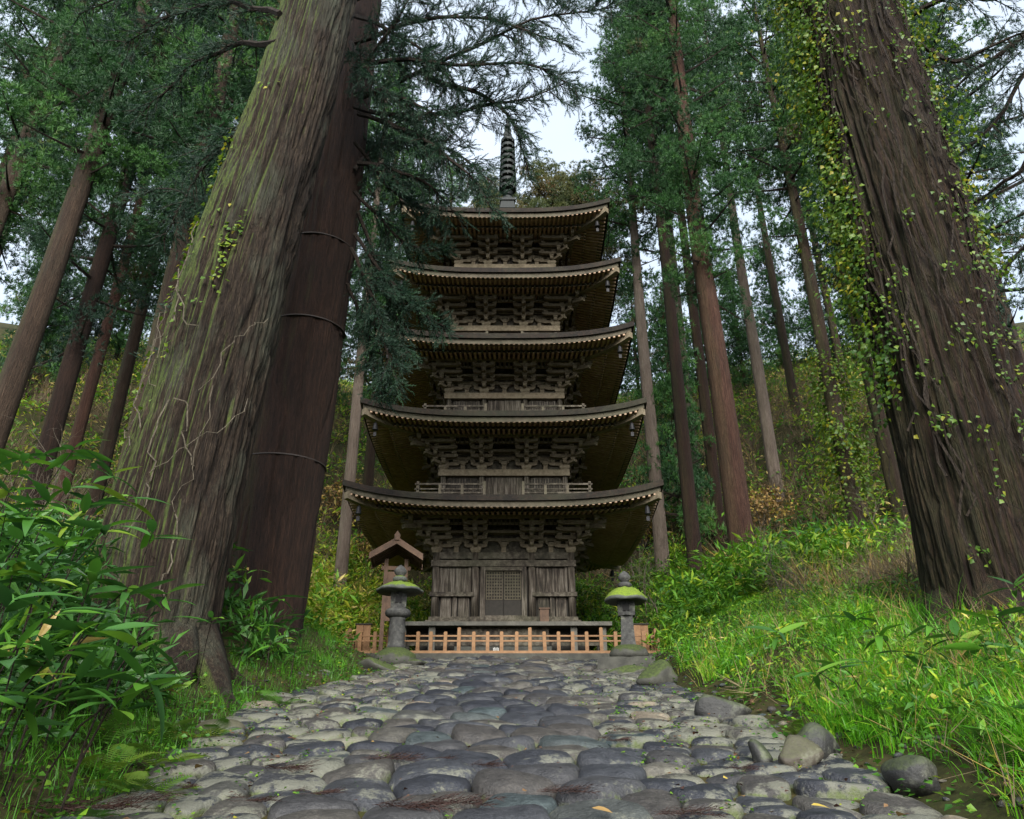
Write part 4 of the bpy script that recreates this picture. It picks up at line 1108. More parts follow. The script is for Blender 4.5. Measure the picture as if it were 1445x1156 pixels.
# left
tree('brown-barked leaning cedar at the far left, its trunk clear of branches', 92, 270, 17, .50, 'bark_mid', 'fine', 1.1, .6, None, lean=(0, .03))
tree('brown cedar beyond the far-left leaning cedar', 52, 130, 20, .5, 'bark_mid', 'fine', 1.15, 1.7, None, lean=(0, .03))
tree('dark straight cedar above the bamboo grass', 112, 480, 21, .46, 'bark_dark', 'low', 1.0, 3.1)
tree('reddish thin cedar beside the dark straight cedar', 148, 470, 25, .36, 'bark_red', 'tall', 1.0, 4.0)
tree('grey cedar trunk half hidden behind the mossy giant', 222, 500, 17, .50, 'bark_mid', 'fine', 1.05, 5.0)
tree('grey slender cedar between the banded giant and the pagoda roofs', 497, 640, 31, .42, 'bark_pale', 'col', 1.0, .9)
for (x, y, Y, r, bk, c, sc, rot) in (
        (185, 500, 29, .45, 'bark_mid', 'col', 1.05, 2.5), (-25, 330, 25, .45, 'bark_mid', 'col', 1.1, 1.1), (15, 300, 36, .45, 'bark_mid', 'col', 1.1, 4.6), (255, 450, 26, .45, 'bark_dark', 'col', 1.0, .2),
        (310, 420, 30, .45, 'bark_mid', 'tall', 1.1, 1.2), (440, 450, 36, .45, 'bark_mid', 'col', 1.05, 2.3), (540, 450, 38, .45, 'bark_mid', 'col', 1.05, 3.4),
        (585, 430, 40, .45, 'bark_mid', 'low', .95, 4.5), (60, 450, 38, .45, 'bark_mid', 'col', 1.1, 5.6), 
        
        (630, 430, 48, .45, 'bark_mid', 'col', .9, .1)):
    tree(BARKW[bk] + ' cedar with ' + CROWNW[c] + ' on the slope left of the pagoda', x, y, Y, r, bk, c, sc, rot, GR + ' to the left')

for (x, y, Y, sc, rot) in ((1060, 600, 52, 1.3, .2), (1120, 600, 56, 1.5, 1.2), (1180, 590, 54, 1.2, 2.2), (1235, 590, 50, 1.4, 3.2), (1010, 600, 58, 1.5, 4.2), (960, 600, 55, 1.3, 5.2), (1300, 590, 56, 1.5, .7), (905, 600, 58, 1.4, 1.7)):
    tree(('tall bushy' if sc > 1.55 else 'small bushy' if sc < 1.35 else 'bushy') + ' young cedar filling the top of the slope right of the pagoda', x, y, Y, .14, 'bark_mid', 'young', sc, rot, 'young cedars on the right slope', zsc=sc)
for (x, y, Y, sc, rot) in ((30, 560, 40, 1.3, .2), (90, 560, 46, 1.4, 1.2), (150, 560, 50, 1.5, 2.2), (230, 560, 46, 1.4, 3.2), (440, 600, 50, 1.4, 4.2), (530, 590, 54, 1.5, 5.2), (10, 560, 54, 1.6, .7), (590, 590, 56, 1.5, 1.7)):
    tree(('tall bushy' if sc > 1.55 else 'small bushy' if sc < 1.35 else 'bushy') + ' young cedar filling the top of the slope left of the pagoda', x, y, Y, .14, 'bark_mid', 'young', sc, rot, 'young cedars on the left slope', zsc=sc)
# lower boughs on nearer right-hand trees
tree('small cedar rising beside the second right eave of the pagoda', 955, 640, 34, .16, 'bark_mid', 'young', 1.2, 2.1, zsc=1.5)

# the three giants beside the path
def giant(name, label, base, pts, rad, mat, amp, flare, twist, seed, seg=380, rings=260, lobes=6, fl_h=1.1):
    t = thing(name, label, 'tree', base)
    tr = link('trunk', trunk_mesh('trunk', pts, rad, seg, rings, mat, amp, flare, twist, seed, lobes, fl_h), t)
    return t


LB = np.array([-4.5, 10.5, float(ter(-4.5, 10.5))])
G1Z = [-1.0, 0, 1.5, 3.4, 6.5, 10, 13, 22, 32]; G1X = [-.45, -.45, -.46, -.42, -.18, .2, .42, .8, 1.1]; G1R = [.84, .84, .84, .86, .84, .78, .72, .55, .2]
g1 = giant('giant_cedar', 'giant leaning cedar with moss-covered left flank beside the path', LB, [(x, .0 if z < 2 else .12, z) for z, x in zip(G1Z, G1X)], G1R, M['bark_left'], .105, .10, .05, 3, fl_h=1.0)
BB_ = np.array([-4.55, 14.5, float(ter(-4.55, 14.5))])
g2 = giant('giant_cedar', 'dark giant cedar bound with thin bands, standing behind the mossy giant', BB_, [(-.32, 0, -1), (-.28, 0, 2), (-.10, 0, 5), (-.02, 0, 9), (0.05, 0, 14), (.2, 0, 24), (.3, 0, 34)], [.88, .86, .85, .80, .72, .55, .2], M['bark_dark'], .09, .15, .02, 9, 160, 200)
for zb_ in (3.2, 6.4, 8.6):
    n = 40; w = MB(); rr_ = np.interp(zb_, [0, 5, 9, 14], [.88, .85, .80, .72]) * 1.04
    w.loft([[(np.interp(zb_, [2, 5, 9, 14], [-.28, -.10, -.02, .05]) + q * math.cos(2 * PI * j / n), q * math.sin(2 * PI * j / n), zb_ + dz + .04 * math.sin(2 * PI * j / n)) for j in range(n)] for q, dz in ((rr_ - .06, -.012), (rr_, -.012), (rr_, .012), (rr_ - .06, .012))], False)
    part(w, 'band', M['band'], g2)
RB = np.array([6.15, 9.5, float(ter(6.15, 9.5))])
G3Z = [-1, 0, 1, 3, 6, 10, 13, 24, 34]; G3X = [.02, .02, .02, .02, .02, .0, -.02, .0, .0]; G3R = [.92, .86, .83, .82, .82, .82, .82, .6, .2]
g3 = giant('giant_cedar', 'giant leaning cedar draped with yellow-green ivy beside the grassy bank', RB, [(x, .0, z) for z, x in zip(G3Z, G3X)], G3R, M['bark_right'], .12, .10, .16, 17, fl_h=1.0)

def roots(owner, base, mat, lst):
    for (a, L, r0, z0) in lst:
        n = 16; d = np.array([math.cos(a), math.sin(a)]); secs = []; c0 = base[0]
        ks = 14
        for q in range(ks):
            t_ = q / (ks - 1); rr = r0 * (1 - .72 * t_); w_ = .16 * math.sin(t_ * 5 + a)
            x, y = c0 + d[0] * (.38 + L * t_) - d[1] * w_, base[1] + d[1] * (.38 + L * t_) + d[0] * w_
            gz = float(ter(owner.location.x + x, owner.location.y + y)) - owner.location.z
            z = gz - .05 + (z0 - .05) * (1 - t_) ** 2.4
            up = np.array([-d[0] * .35 * (1 - t_), -d[1] * .35 * (1 - t_), 1.0])
            secs.append([(x - d[1] * rr * math.cos(2 * PI * j / n) * (1 + .12 * math.sin(j * 2.3)) + up[0] * rr * math.sin(2 * PI * j / n) * 1.3, y + d[0] * rr * math.cos(2 * PI * j / n) * (1 + .12 * math.sin(j * 2.3)) + up[1] * rr * math.sin(2 * PI * j / n) * 1.3, z + rr * math.sin(2 * PI * j / n) * 1.3) for j in range(n)])
        w = MB(); w.loft(secs); part(w, 'root', mat, owner, True)
roots(g1, (-.42, 0), M['bark_left'], ((-.95, 1.25, .40, 1.15), (-.35, 1.35, .42, 1.25), (-1.7, 1.1, .36, .9), (.5, 1.1, .3, .8)))
roots(g3, (.02, 0), M['bark_right'], ((-2.2, 1.2, .34, 1.0), (-2.9, 1.2, .34, .9), (-1.4, 1.1, .3, .8)))

# ivy on the right giant
irng = np.random.default_rng(5)
LEAF4_V = np.array([[0, 0, 0], [.35, .42, .06], [1.0, 0, -.12], [.35, -.42, .06], [.45, 0, .0]]); LEAF4_F = np.array([[0, 4, 1], [1, 4, 2], [2, 4, 3], [3, 4, 0]])
def ivy(n, seed, zlo, zhi, ang_mean, ang_sd, out_mean, clump):
    r = np.random.default_rng(seed)
    nc = max(1, n // clump); zc = r.uniform(zlo, zhi, nc); ac = r.normal(ang_mean, ang_sd, nc); oc = np.abs(r.normal(0, out_mean, nc))
    z = np.repeat(zc, clump) + r.normal(0, .28, nc * clump); a = np.repeat(ac, clump) + r.normal(0, .13, nc * clump)
    o = np.repeat(oc, clump) * r.uniform(.3, 1.2, nc * clump) + .03
    cxx = np.interp(z, G3Z, G3X); rad = np.interp(z, G3Z, G3R)
    d = np.stack([np.cos(a), np.sin(a), np.zeros_like(a)], 1)
    P = d * (rad * 1.05 + o)[:, None] + np.stack([cxx, 0 * z, z], 1)
    D = np.stack([d[:, 0] * .5, d[:, 1] * .5, np.full(len(a), -.7)], 1) + r.normal(0, .5, (len(a), 3))
    R = frames(D, d + r.normal(0, .4, d.shape)); S = r.uniform(.045, .10, len(a))
    ti = np.clip(np.repeat(r.normal(.50, .26, nc), clump) + r.normal(0, .12, len(a)), 0, 1)
    return scatter(LEAF4_V, LEAF4_F, R, P, S) + (ti,)
bag = Bag()
for args in ((8000, 1, 3.0, 15.5, PI + .12, .15, .28, 34), (3000, 2, 8.5, 16, PI + .2, .38, .5, 26), (2600, 4, 4.5, 15.5, 2 * PI - .30, .28, .35, 18)):
    V, F, ti = ivy(*args); bag.add(V, F, ti)
w = MB()
for k in range(60):
    a = irng.choice([PI + irng.normal(.1, .25), PI * 1.5 + irng.normal(0, .5), -.35 + irng.normal(0, .3)]); z = irng.uniform(.2, 9); pts_ = []
    for q in range(16):
        z += irng.uniform(.2, .55); a += irng.normal(0, .09)
        rad = (np.interp(z, G3Z, G3R) * (1 + .25 * math.exp(-max(z, 0)))) * 1.06 + abs(irng.normal(0, .05))
        pts_.append((np.interp(z, G3Z, G3X) + rad * math.cos(a), rad * math.sin(a), z))
    w.tube(pts_, irng.uniform(.008, .022), 4)
    sel = np.array([p for p in pts_ if irng.random() < .2])
    if len(sel):
        P = np.repeat(sel, 13, 0) + irng.normal(0, .10, (len(sel) * 13, 3)) * [1, .35, 1.2]; P[:, 1] -= .03; nn_ = len(P)
        D = irng.normal(0, .6, (nn_, 3)) + [0, -.3, -.6]; V, F = scatter(LEAF4_V, LEAF4_F, frames(D, np.array([0, -1., .3]) + irng.normal(0, .35, (nn_, 3))), P, irng.uniform(.04, .085, nn_)); bag.add(V, F, np.clip(irng.normal(.5, .2, nn_), 0, 1))
vo = part(w, 'vine_stems', M['limb'], g3); vo['kind'] = 'stuff'
iv = link('ivy', bag.mesh('ivy', M['ivy']), g3); iv['kind'] = 'stuff'
# thin dry vines on the mossy giant + a few yellow leaves
w = MB()
for k in range(14):
    a = irng.uniform(PI * .95, PI * 1.75); z = irng.uniform(.3, 5); pts_ = []
    da = irng.uniform(-.12, .12)
    for q in range(12):
        z += irng.uniform(.0, .32); a += da + irng.normal(0, .07)
        rad = np.interp(z, G1Z, G1R) * (1 + .3 * math.exp(-max(z, 0))) * 1.04 + abs(irng.normal(0, .03))
        pts_.append((np.interp(z, G1Z, G1X) + rad * math.cos(a), .1 + rad * math.sin(a), z))
    w.tube(pts_, irng.uniform(.005, .011), 4)
vo = part(w, 'vine_stems', M['bare'], g1); vo['kind'] = 'stuff'
def g1_ivy(n, zlo, zhi, am, asd, seed, clump):
    r = np.random.default_rng(seed); nc = n // clump
    z = np.repeat(r.uniform(zlo, zhi, nc), clump) + r.normal(0, .18, nc * clump); a = np.repeat(r.normal(am, asd, nc), clump) + r.normal(0, .06, nc * clump)
    cxx = np.interp(z, G1Z, G1X); rad = np.interp(z, G1Z, G1R) * 1.04 + r.uniform(.0, .06, len(z))
    d = np.stack([np.cos(a), np.sin(a), 0 * a], 1); P = d * rad[:, None] + np.stack([cxx, np.interp(z, [0, 3.6, 6.5], [0, .1, .15]), z], 1)
    R = frames(np.stack([d[:, 0], d[:, 1], np.full(len(a), -.8)], 1) + r.normal(0, .5, (len(a), 3)), d)
    return scatter(LEAF4_V, LEAF4_F, R, P, r.uniform(.05, .11, len(a))) + (np.clip(r.normal(.65, .22, len(a)), 0, 1),)
bag = Bag()
for args in ((200, 3, 9, PI * 1.13, .12, 61, 5), (70, 5.4, 7.0, PI * 1.56, .10, 62, 14), (60, 3, 10, PI * 1.4, .3, 63, 3)):
    V, F, ti = g1_ivy(*args); bag.add(V, F, ti)
o = link('ivy', bag.mesh('ivy', M['ivy']), g1); o['kind'] = 'stuff'

R4 = next(o for o in C.objects if o.get('label', '').startswith('ivy-clad'))
def small_ivy(owner, n, zlo, zhi, rad, seed):
    r = np.random.default_rng(seed); nc = n // 20; z = np.repeat(zlo + (zhi - zlo) * r.random(nc) ** .7, 20) + r.normal(0, .4, nc * 20); a = np.repeat(r.uniform(0, 2 * PI, nc), 20) + r.normal(0, .3, nc * 20)
    d = np.stack([np.cos(a), np.sin(a), 0 * a], 1); P = d * (rad + np.abs(r.normal(0, .28, len(a))))[:, None]; P[:, 2] = z
    V, F = scatter(LEAF4_V, LEAF4_F, frames(d + r.normal(0, .6, d.shape) + [0, 0, -.6], d), P, r.uniform(.11, .2, len(a)))
    b = Bag(); b.add(V, F, np.clip(r.normal(.6, .2, len(a)), 0, 1)); o = link('ivy', b.mesh('ivy', M['ivy']), owner); o['kind'] = 'stuff'
small_ivy(R4, 2400, 2.5, 9.5, .5, 81)

# ------------------------------------------------------------------ hanging near branches (fine sprigs)
def sprig_template(seed, n=18, side_l=.34, wd=.03):
    r = np.random.default_rng(seed); V = []; F = []
    def blade(b, d, L, w_):
        side = np.cross(d, r.normal(size=3)); side /= np.linalg.norm(side); o = len(V)
        V.extend([b + side * w_ * .8, b - side * w_ * .8, b + d * L]); F.extend([(o, o + 1, o + 2)])
    blade(np.zeros(3), np.array([1., 0, 0]), 1.05, wd * .7)
    for k in range(n):
        s = .08 + .88 * k / n; a = k * 2.4 + r.uniform(-.4, .4); sp_ = r.uniform(.5, .9)
        d = np.array([math.cos(sp_), math.sin(sp_) * math.cos(a), math.sin(sp_) * math.sin(a) * .6])
        blade(np.array([s, 0, 0]), d, side_l * r.uniform(.6, 1.15) * (1.1 - .5 * s), wd)
    return np.array(V), np.array(F)
SPR = [sprig_template(s) for s in (1, 2, 3)]


def branch_system(paths, seed, n_sub, sub_len, sprigs_per, ss, droop, r0, bag, lm, spread=.8):
    r = np.random.default_rng(seed)
    for pth in paths:
        P = np.array(pth, float); seg = np.linalg.norm(np.diff(P, axis=0), axis=1); cum = np.concatenate([[0], np.cumsum(seg)]); L = cum[-1]
        ss_ = np.linspace(0, L, 14); Q = np.stack([np.interp(ss_, cum, P[:, j]) for j in range(3)], 1); Q[1:-1] += r.normal(0, .04, Q[1:-1].shape)
        for _ in range(1): Q[1:-1] = (Q[:-2] + 2 * Q[1:-1] + Q[2:]) / 4
        lm.tube(Q, list(np.linspace(r0, .012, 14)), 5)
        n = max(4, int(n_sub * L))
        for k in range(n):
            s = L * (.14 + .86 * (k + r.uniform(0, 1)) / n); b = np.array([np.interp(s, ss_, Q[:, j]) for j in range(3)])
            dm = np.array([np.interp(min(s + .1, L), ss_, Q[:, j]) for j in range(3)]) - np.array([np.interp(s - .1, ss_, Q[:, j]) for j in range(3)]); dm /= np.linalg.norm(dm) + 1e-6
            d = dm * .8 + unit(1, r)[0] * spread; d[2] -= .1; d /= np.linalg.norm(d); l = sub_len * r.uniform(.5, 1.2) * (1.1 - .5 * s / L)
            T = np.linspace(0, 1, 5)[:, None]; W = b + d * l * T + np.array([0, 0, -droop * l]) * T ** 2
            lm.tube(W, [.014, .012, .009, .007, .004], 3)
            m = max(3, int(sprigs_per * l)); t = r.uniform(.12, 1.0, m)
            Pp = np.stack([np.interp(t, T[:, 0], W[:, j]) for j in range(3)], 1)
            D = d + unit(m, r) * .75 + np.array([0, 0, -droop * .5]); S = ss * r.uniform(.6, 1.25, m)
            ti = np.clip(.4 + r.normal(0, .1) + r.normal(0, .12, m), 0, 1); which = r.integers(0, 3, m)
            for q in range(3):
                kk = which == q
                if kk.any(): V, F = scatter(*SPR[q], frames(D[kk], r.normal(size=(kk.sum(), 3))), Pp[kk], S[kk]); bag.add(V, F, ti[kk])


def pxpath(lst): return [tuple(at(x, y, Y)) for x, y, Y in lst]
def near_branches(owner, base, paths, seed, **kw):
    bag, lm = Bag(), MB(); branch_system([pxpath(q) for q in paths], seed, bag=bag, lm=lm, **kw)
    b = link('branch_foliage', bag.mesh('branch_foliage', M['cedar_near']), owner, tuple(-np.array(base))); b['kind'] = 'stuff'
    l = link('limbs', lm.mesh('limbs', M['limb']), owner, tuple(-np.array(base))); l['kind'] = 'stuff'
    return sum(len(f) for f in bag.F)
PA = [[(500, 110, 13.4), (530, 70, 13.0), (560, 30, 12.6), (590, -20, 12.4)], [(495, 60, 13.2), (520, 100, 12.6), (545, 140, 12.4)], [(495, 20, 13.4), (540, 40, 12.9), (600, 70, 12.6), (650, 130, 12.4)],
      [(500, 130, 13.6), (545, 130, 13.0), (600, 150, 12.6), (640, 190, 12.4)],
      [(500, 150, 13.6), (560, 165, 13.4), (640, 160, 13.0), (720, 140, 12.6), (795, 118, 12.3)],
      [(505, 140, 13.6), (580, 110, 13.3), (660, 70, 12.8), (760, 25, 12.4), (868, 10, 12.0)],
      [(500, 60, 13.6), (580, 30, 13.2), (680, 20, 12.6), (790, 60, 12.2)],
      [(505, 160, 13.6), (580, 190, 13.6), (650, 215, 13.4), (700, 262, 13.2)],
      [(500, 0, 13.6), (600, -30, 13.2), (700, -30, 12.8), (800, 0, 12.4)],
      [(540, 165, 13.4), (600, 200, 12.8), (660, 240, 12.4), (690, 290, 12.4)],
      [(500, 95, 13.6), (570, 80, 12.6), (650, 100, 12.0), (740, 80, 11.6), (812, 125, 11.4)],
      [(600, 110, 13.0), (680, 130, 12.6), (730, 180, 12.4), (745, 235, 12.4)],
      [(505, 230, 13.8), (560, 240, 13.6), (610, 262, 13.4), (640, 300, 13.4)]]
print(near_branches(g2, BB_, PA, 71, n_sub=12, sub_len=.85, sprigs_per=20, ss=.29, droop=.25, r0=.07))
PB = [[(500, 270, 13.8), (540, 310, 14.2), (575, 350, 14.4), (625, 352, 14.4)], [(500, 330, 13.8), (550, 400, 14.2), (590, 440, 14.3), (632, 462, 14.2)],
      [(505, 300, 13.8), (535, 380, 14.5), (555, 440, 14.6), (575, 500, 14.6)], [(495, 350, 13.8), (530, 430, 14.0), (545, 490, 14.2), (560, 540, 14.2)],
      [(500, 200, 13.8), (540, 260, 14.6), (590, 290, 14.8), (610, 320, 14.8)], [(490, 400, 13.9), (520, 470, 14.6), (530, 540, 14.8), (540, 560, 14.8)],
      [(500, 240, 14.0), (530, 200, 15.0), (580, 200, 15.6), (620, 230, 15.8)]]
print(near_branches(g2, BB_, PB, 72, n_sub=16, sub_len=.7, sprigs_per=30, ss=.27, droop=.2, r0=.05))
PC = [[(390, 60, 10), (330, 60, 10.8), (260, 100, 11.6), (200, 160, 12.0)], [(390, 150, 10), (330, 190, 11), (270, 260, 12), (230, 340, 12.6)], [(380, 200, 10.2), (330, 280, 12), (300, 350, 13), (270, 420, 13.5)],
      [(395, 20, 10), (320, 0, 11), (240, 20, 12), (180, 60, 12.5)], [(350, 330, 10.8), (300, 400, 13), (260, 470, 14), (235, 540, 14.5)], [(360, 260, 10.8), (300, 290, 13.5), (230, 260, 14.5), (170, 290, 15)],
      [(400, -40, 10), (300, -40, 11.5), (200, -20, 12.5), (110, 20, 13)]]
print(near_branches(g1, LB, PC, 73, n_sub=10, sub_len=.85, sprigs_per=17, ss=.30, droop=.25, r0=.07))
PD = [[(1290, 60, 9.8), (1350, 90, 9.4), (1400, 60, 9.0), (1470, 40, 8.7)], [(1290, 20, 9.8), (1340, -10, 9.3), (1400, 0, 8.9), (1470, -10, 8.6)], [(1470, 60, 10), (1420, 150, 10.4), (1370, 210, 10.8), (1330, 230, 11.2)],
      [(1480, 180, 10), (1430, 250, 10.6), (1380, 280, 11.2), (1345, 300, 11.6)], [(1480, 20, 9.6), (1400, 80, 10.2), (1340, 130, 10.8), (1310, 160, 11.2)], [(1480, 330, 12), (1430, 360, 12.6), (1400, 420, 13), (1370, 440, 13.5)]]
print(near_branches(g3, RB, PD, 74, n_sub=9, sub_len=.7, sprigs_per=15, ss=.28, droop=.3, r0=.06))

# ------------------------------------------------------------------ bare pale-twigged shrubs
def bare_mesh(seed, H, n0):
    r = np.random.default_rng(seed); w = MB()
    def rec(p, d, L, rad, lv):
        pts_ = [p]; q = p.copy(); dd = d.copy()
        for k in range(4):
            dd = dd + r.normal(0, .13, 3); dd /= np.linalg.norm(dd); q = q + dd * L / 4; pts_.append(q.copy())
        w.tube(pts_, list(np.linspace(rad, rad * .5, 5)), 4 if lv < 2 else 3)
        if lv < 4:
            for k in range(n0 if lv < 3 else 3):
                j = r.integers(1, 5); nd = dd + unit(1, r)[0] * .85; nd[2] += .05; nd /= np.linalg.norm(nd)
                rec(pts_[j], nd, L * r.uniform(.45, .72), rad * .5, lv + 1)
    for k in range(2): rec(np.zeros(3) + [r.normal(0, .15), r.normal(0, .15), -.3], np.array([r.normal(0, .3), r.normal(0, .3), 1.]), H * .5, .035, 0)
    return w.mesh('branches', M['bare'])
BARE = [bare_mesh(3, 4.5, 4), bare_mesh(4, 4.0, 4)]
for (lab, x, y, Y, sc, k) in (('pale bare-branched shrub spreading beside the lowest right eave', 925, 790, 29, 1.25, 0), ('pale bare shrub low behind the second right eave', 905, 760, 33, 1.3, 1),
                              ('pale bare sapling at the far left above the bamboo grass', 35, 620, 14, .95, 1), ('thin bare sapling standing on the grassy right bank', 1130, 830, 15, .55, 0),
                              ('bare shrub on the slope beside the ivy-clad cedar', 1225, 770, 26, .9, 1), ('bare shrub on the slope behind the red-barked cedar', 1110, 760, 27, .9, 0),
                              ('bare shrub between the dark straight cedar and the mossy giant', 165, 600, 19, .9, 0), ('bare shrub under the broken pale cedar', 1075, 730, 31, 1.0, 1), ('bare brown shrub near the foot of the ivy giant', 1270, 800, 18, .7, 0)):
    p = at(x, y, Y); t = thing('bare_shrub', lab, 'shrub', (p[0], Y, float(ter(p[0], Y))), x * .37)
    b = link('branches', BARE[k], t); b.scale = (sc, sc, sc)

# ------------------------------------------------------------------ undergrowth templates
def lance(n=5, w=.13, droop=.25, fold=.25, seed=0):
    V = []; F = []
    for k in range(n + 1):
        s = k / n; ww = w * (math.sin(PI * min(1, s ** .75 * .98 + .02)) ** .8) if 0 < s < 1 else (.012 if s == 0 else .002)
        z = .12 * s - droop * s * s
        V += [(s, ww, z + ww * fold), (s, 0, z), (s, -ww, z + ww * fold)]
    for k in range(n):
        a = k * 3
        F += [(a, a + 1, a + 4), (a, a + 4, a + 3), (a + 1, a + 2, a + 5), (a + 1, a + 5, a + 4)]
    return np.array(V, float), np.array(F)
LN = [lance(5, .11, .22, .3), lance(5, .095, .4, .25), lance(5, .115, .10, .2)]
LS = [lance(2, .13, .2, .2), lance(2, .10, .35, .2)]
LQ = [(np.array([[0, 0, 0], [.4, .14, .05], [1, 0, -.12], [.4, -.14, .05], [.45, 0, .02]]), np.array([[0, 4, 1], [1, 4, 2], [0, 3, 4], [3, 2, 4]])), (np.array([[0, 0, 0], [.45, .11, .0], [1, 0, -.25], [.45, -.11, .0], [.5, 0, -.03]]), np.array([[0, 4, 1], [1, 4, 2], [0, 3, 4], [3, 2, 4]]))]
LH = [(np.array([[0, 0, 0], [.45, .17, .04], [1, 0, -.1], [.45, -.17, .04]]), np.array([[0, 2, 1], [0, 3, 2]]))]
def blade(n=4, w=.018, bend=1.0):
    V = []; F = []; p = np.array([0., 0, 0]); a = 1.45
    for k in range(n + 1):
        s = k / n; ww = w * (1 - s * .92)
        V += [(p[0], ww, p[2]), (p[0], -ww, p[2])]
        p = p + np.array([math.cos(a), 0, math.sin(a)]) / n; a -= bend * (1.1 / n) * (1 + s)
    for k in range(n): i = 2 * k; F += [(i, i + 1, i + 3), (i, i + 3, i + 2)]
    return np.array(V), np.array(F)
BL = [blade(4, .012, .7), blade(4, .010, 1.3), blade(4, .014, 1.9)]
def fern(np_=17):
    V = []; F = []
    for k in range(np_):
        s = .1 + .9 * k / np_; base = np.array([s, 0, .42 * s - .42 * s * s * 1.25]); L = .26 * math.sin(PI * (.12 + .86 * s)) + .02
        for sg in (1, -1):
            o = len(V); d = np.array([.35, sg * .93, -.12]); q = np.array([1, 0, 0.]) * .015
            V += [base - q, base + d * L * .5 - q * 1.1, base + d * L, base + d * L * .5 + q * 1.1, base + q]
            F += [(o, o + 1, o + 3), (o, o + 3, o + 4), (o + 1, o + 2, o + 3)]
    return np.array(V), np.array(F)
FERN = fern()
UP = np.array([0., 0, 1])


def ground_pts(n, r, x0, x1, y0, y1, keep=None):
    x = r.uniform(x0, x1, n); y = r.uniform(y0, y1, n)
    if keep is not None: k = keep(x, y); x, y = x[k], y[k]
    return np.stack([x, y, ter(x, y)], 1)
def dl(x, y): return np.interp(y, EY, EL) - x
def dr_(x, y): return x - np.interp(y, EY, ER)
def yaw_frames(n, r, tilt=.25):
    a = r.uniform(0, 2 * PI, n); return frames(np.stack([np.cos(a), np.sin(a), r.normal(0, tilt, n)], 1), UP + r.normal(0, tilt, (n, 3)))


urng = np.random.default_rng(44)

# ------------------------------------------------------------------ broad-leaved bamboo grass plants (each leaf its own)
LEAFM = []
for k, (tv, tf) in enumerate(LN):
    LEAFM.append([np_mesh('leaf', tv, tf, M['sasa'], True, tint=np.full(len(tv), t)) for t in (.05, .25, .42, .55, .68, .8, .9, .985)])
WH = []
for (x, y, Y) in ((35, 645, 6.6), (105, 632, 6.7), (160, 668, 6.6), (15, 690, 6.0), (70, 705, 6.0), (30, 762, 5.2), (95, 765, 5.4), (150, 745, 5.8), (215, 752, 6.2), (60, 810, 4.9), (130, 812, 5.1),
                  (10, 850, 4.5), (80, 862, 4.6), (140, 880, 4.6), (72, 925, 4.3), (25, 915, 4.2), (195, 905, 4.6), (205, 950, 4.4), (235, 838, 6.2), (20, 800, 4.8), (300, 872, 8.2), (330, 772, 11.4),
                  (395, 842, 11), (360, 880, 10.4), (430, 868, 11.5), (385, 905, 10.2), (110, 955, 4.3), (40, 985, 4.1), (165, 985, 4.4), (180, 830, 5.3), (15, 662, 7.2), (62, 652, 7.6), (132, 646, 7.8), (182, 700, 7.0), (95, 690, 6.8), (45, 730, 5.8), (120, 715, 6.2), (8, 725, 5.6)):
    WH.append((x, y, Y, 'broad-leaved bamboo grass on the shaded left bank', 'bamboo grass plants on the left bank'))
for (x, y, Y) in ((1095, 892, 9.2), (1150, 905, 8.4), (1205, 870, 9.0), (1240, 893, 8.0), (1312, 882, 7.6), (1405, 868, 6.8), (1430, 825, 7.0), (1352, 905, 7.2), (1180, 935, 7.4), (1275, 920, 7.0), (1385, 905, 6.5), (1150, 945, 7.0)):
    WH.append((x, y, Y, 'broad-leaved bamboo grass on the sunlit right bank', 'bamboo grass plants on the right bank'))
stemc = {}
for (x, y, Y, lab, grp) in WH:
    p = at(x, y, Y); side = -1 if p[0] < 0 else 1
    bx, by = p[0] + side * urng.uniform(.15, .5), Y + urng.uniform(.05, .4); bz = float(ter(bx, by))
    if p[2] < bz + .25: p[2] = bz + .25
    t = thing('bamboo_grass', lab, 'plant', (bx, by, bz), 0, grp)
    tip = np.array([p[0] - bx, p[1] - by, p[2] - bz]); w = MB()
    pts_ = [(0, 0, -.05), tuple(tip * [.15, .15, .4]), tuple(tip * [.5, .5, .78]), tuple(tip)]
    w.tube(pts_, [.008, .007, .006, .004], 4); part(w, 'stem', M['limb'], t)
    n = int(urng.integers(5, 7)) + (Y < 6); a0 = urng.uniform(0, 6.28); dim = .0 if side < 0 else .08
    for k in range(n):
        a = a0 + k * 2 * PI / n + urng.normal(0, .3); el = urng.normal(.05, .28)
        tint = urng.choice(8, p=[.16, .22, .23, .17, .12, .06, .04, .0] if side < 0 else [.08, .14, .22, .22, .19, .10, .05, .0])  # shaded bank gets darker tints, sunlit bank lighter: light put into leaf colour
        o = link('leaf', LEAFM[int(urng.integers(0, 3))][tint], t, tuple(tip - np.array([0, 0, .03 * (k % 3)])))
        s = urng.uniform(.26, .41) * (1.0 if Y < 9 else 1.15); o.scale = (s, s * urng.uniform(.85, 1.15), s)
        o.rotation_euler = (urng.normal(0, .3), -el, a)

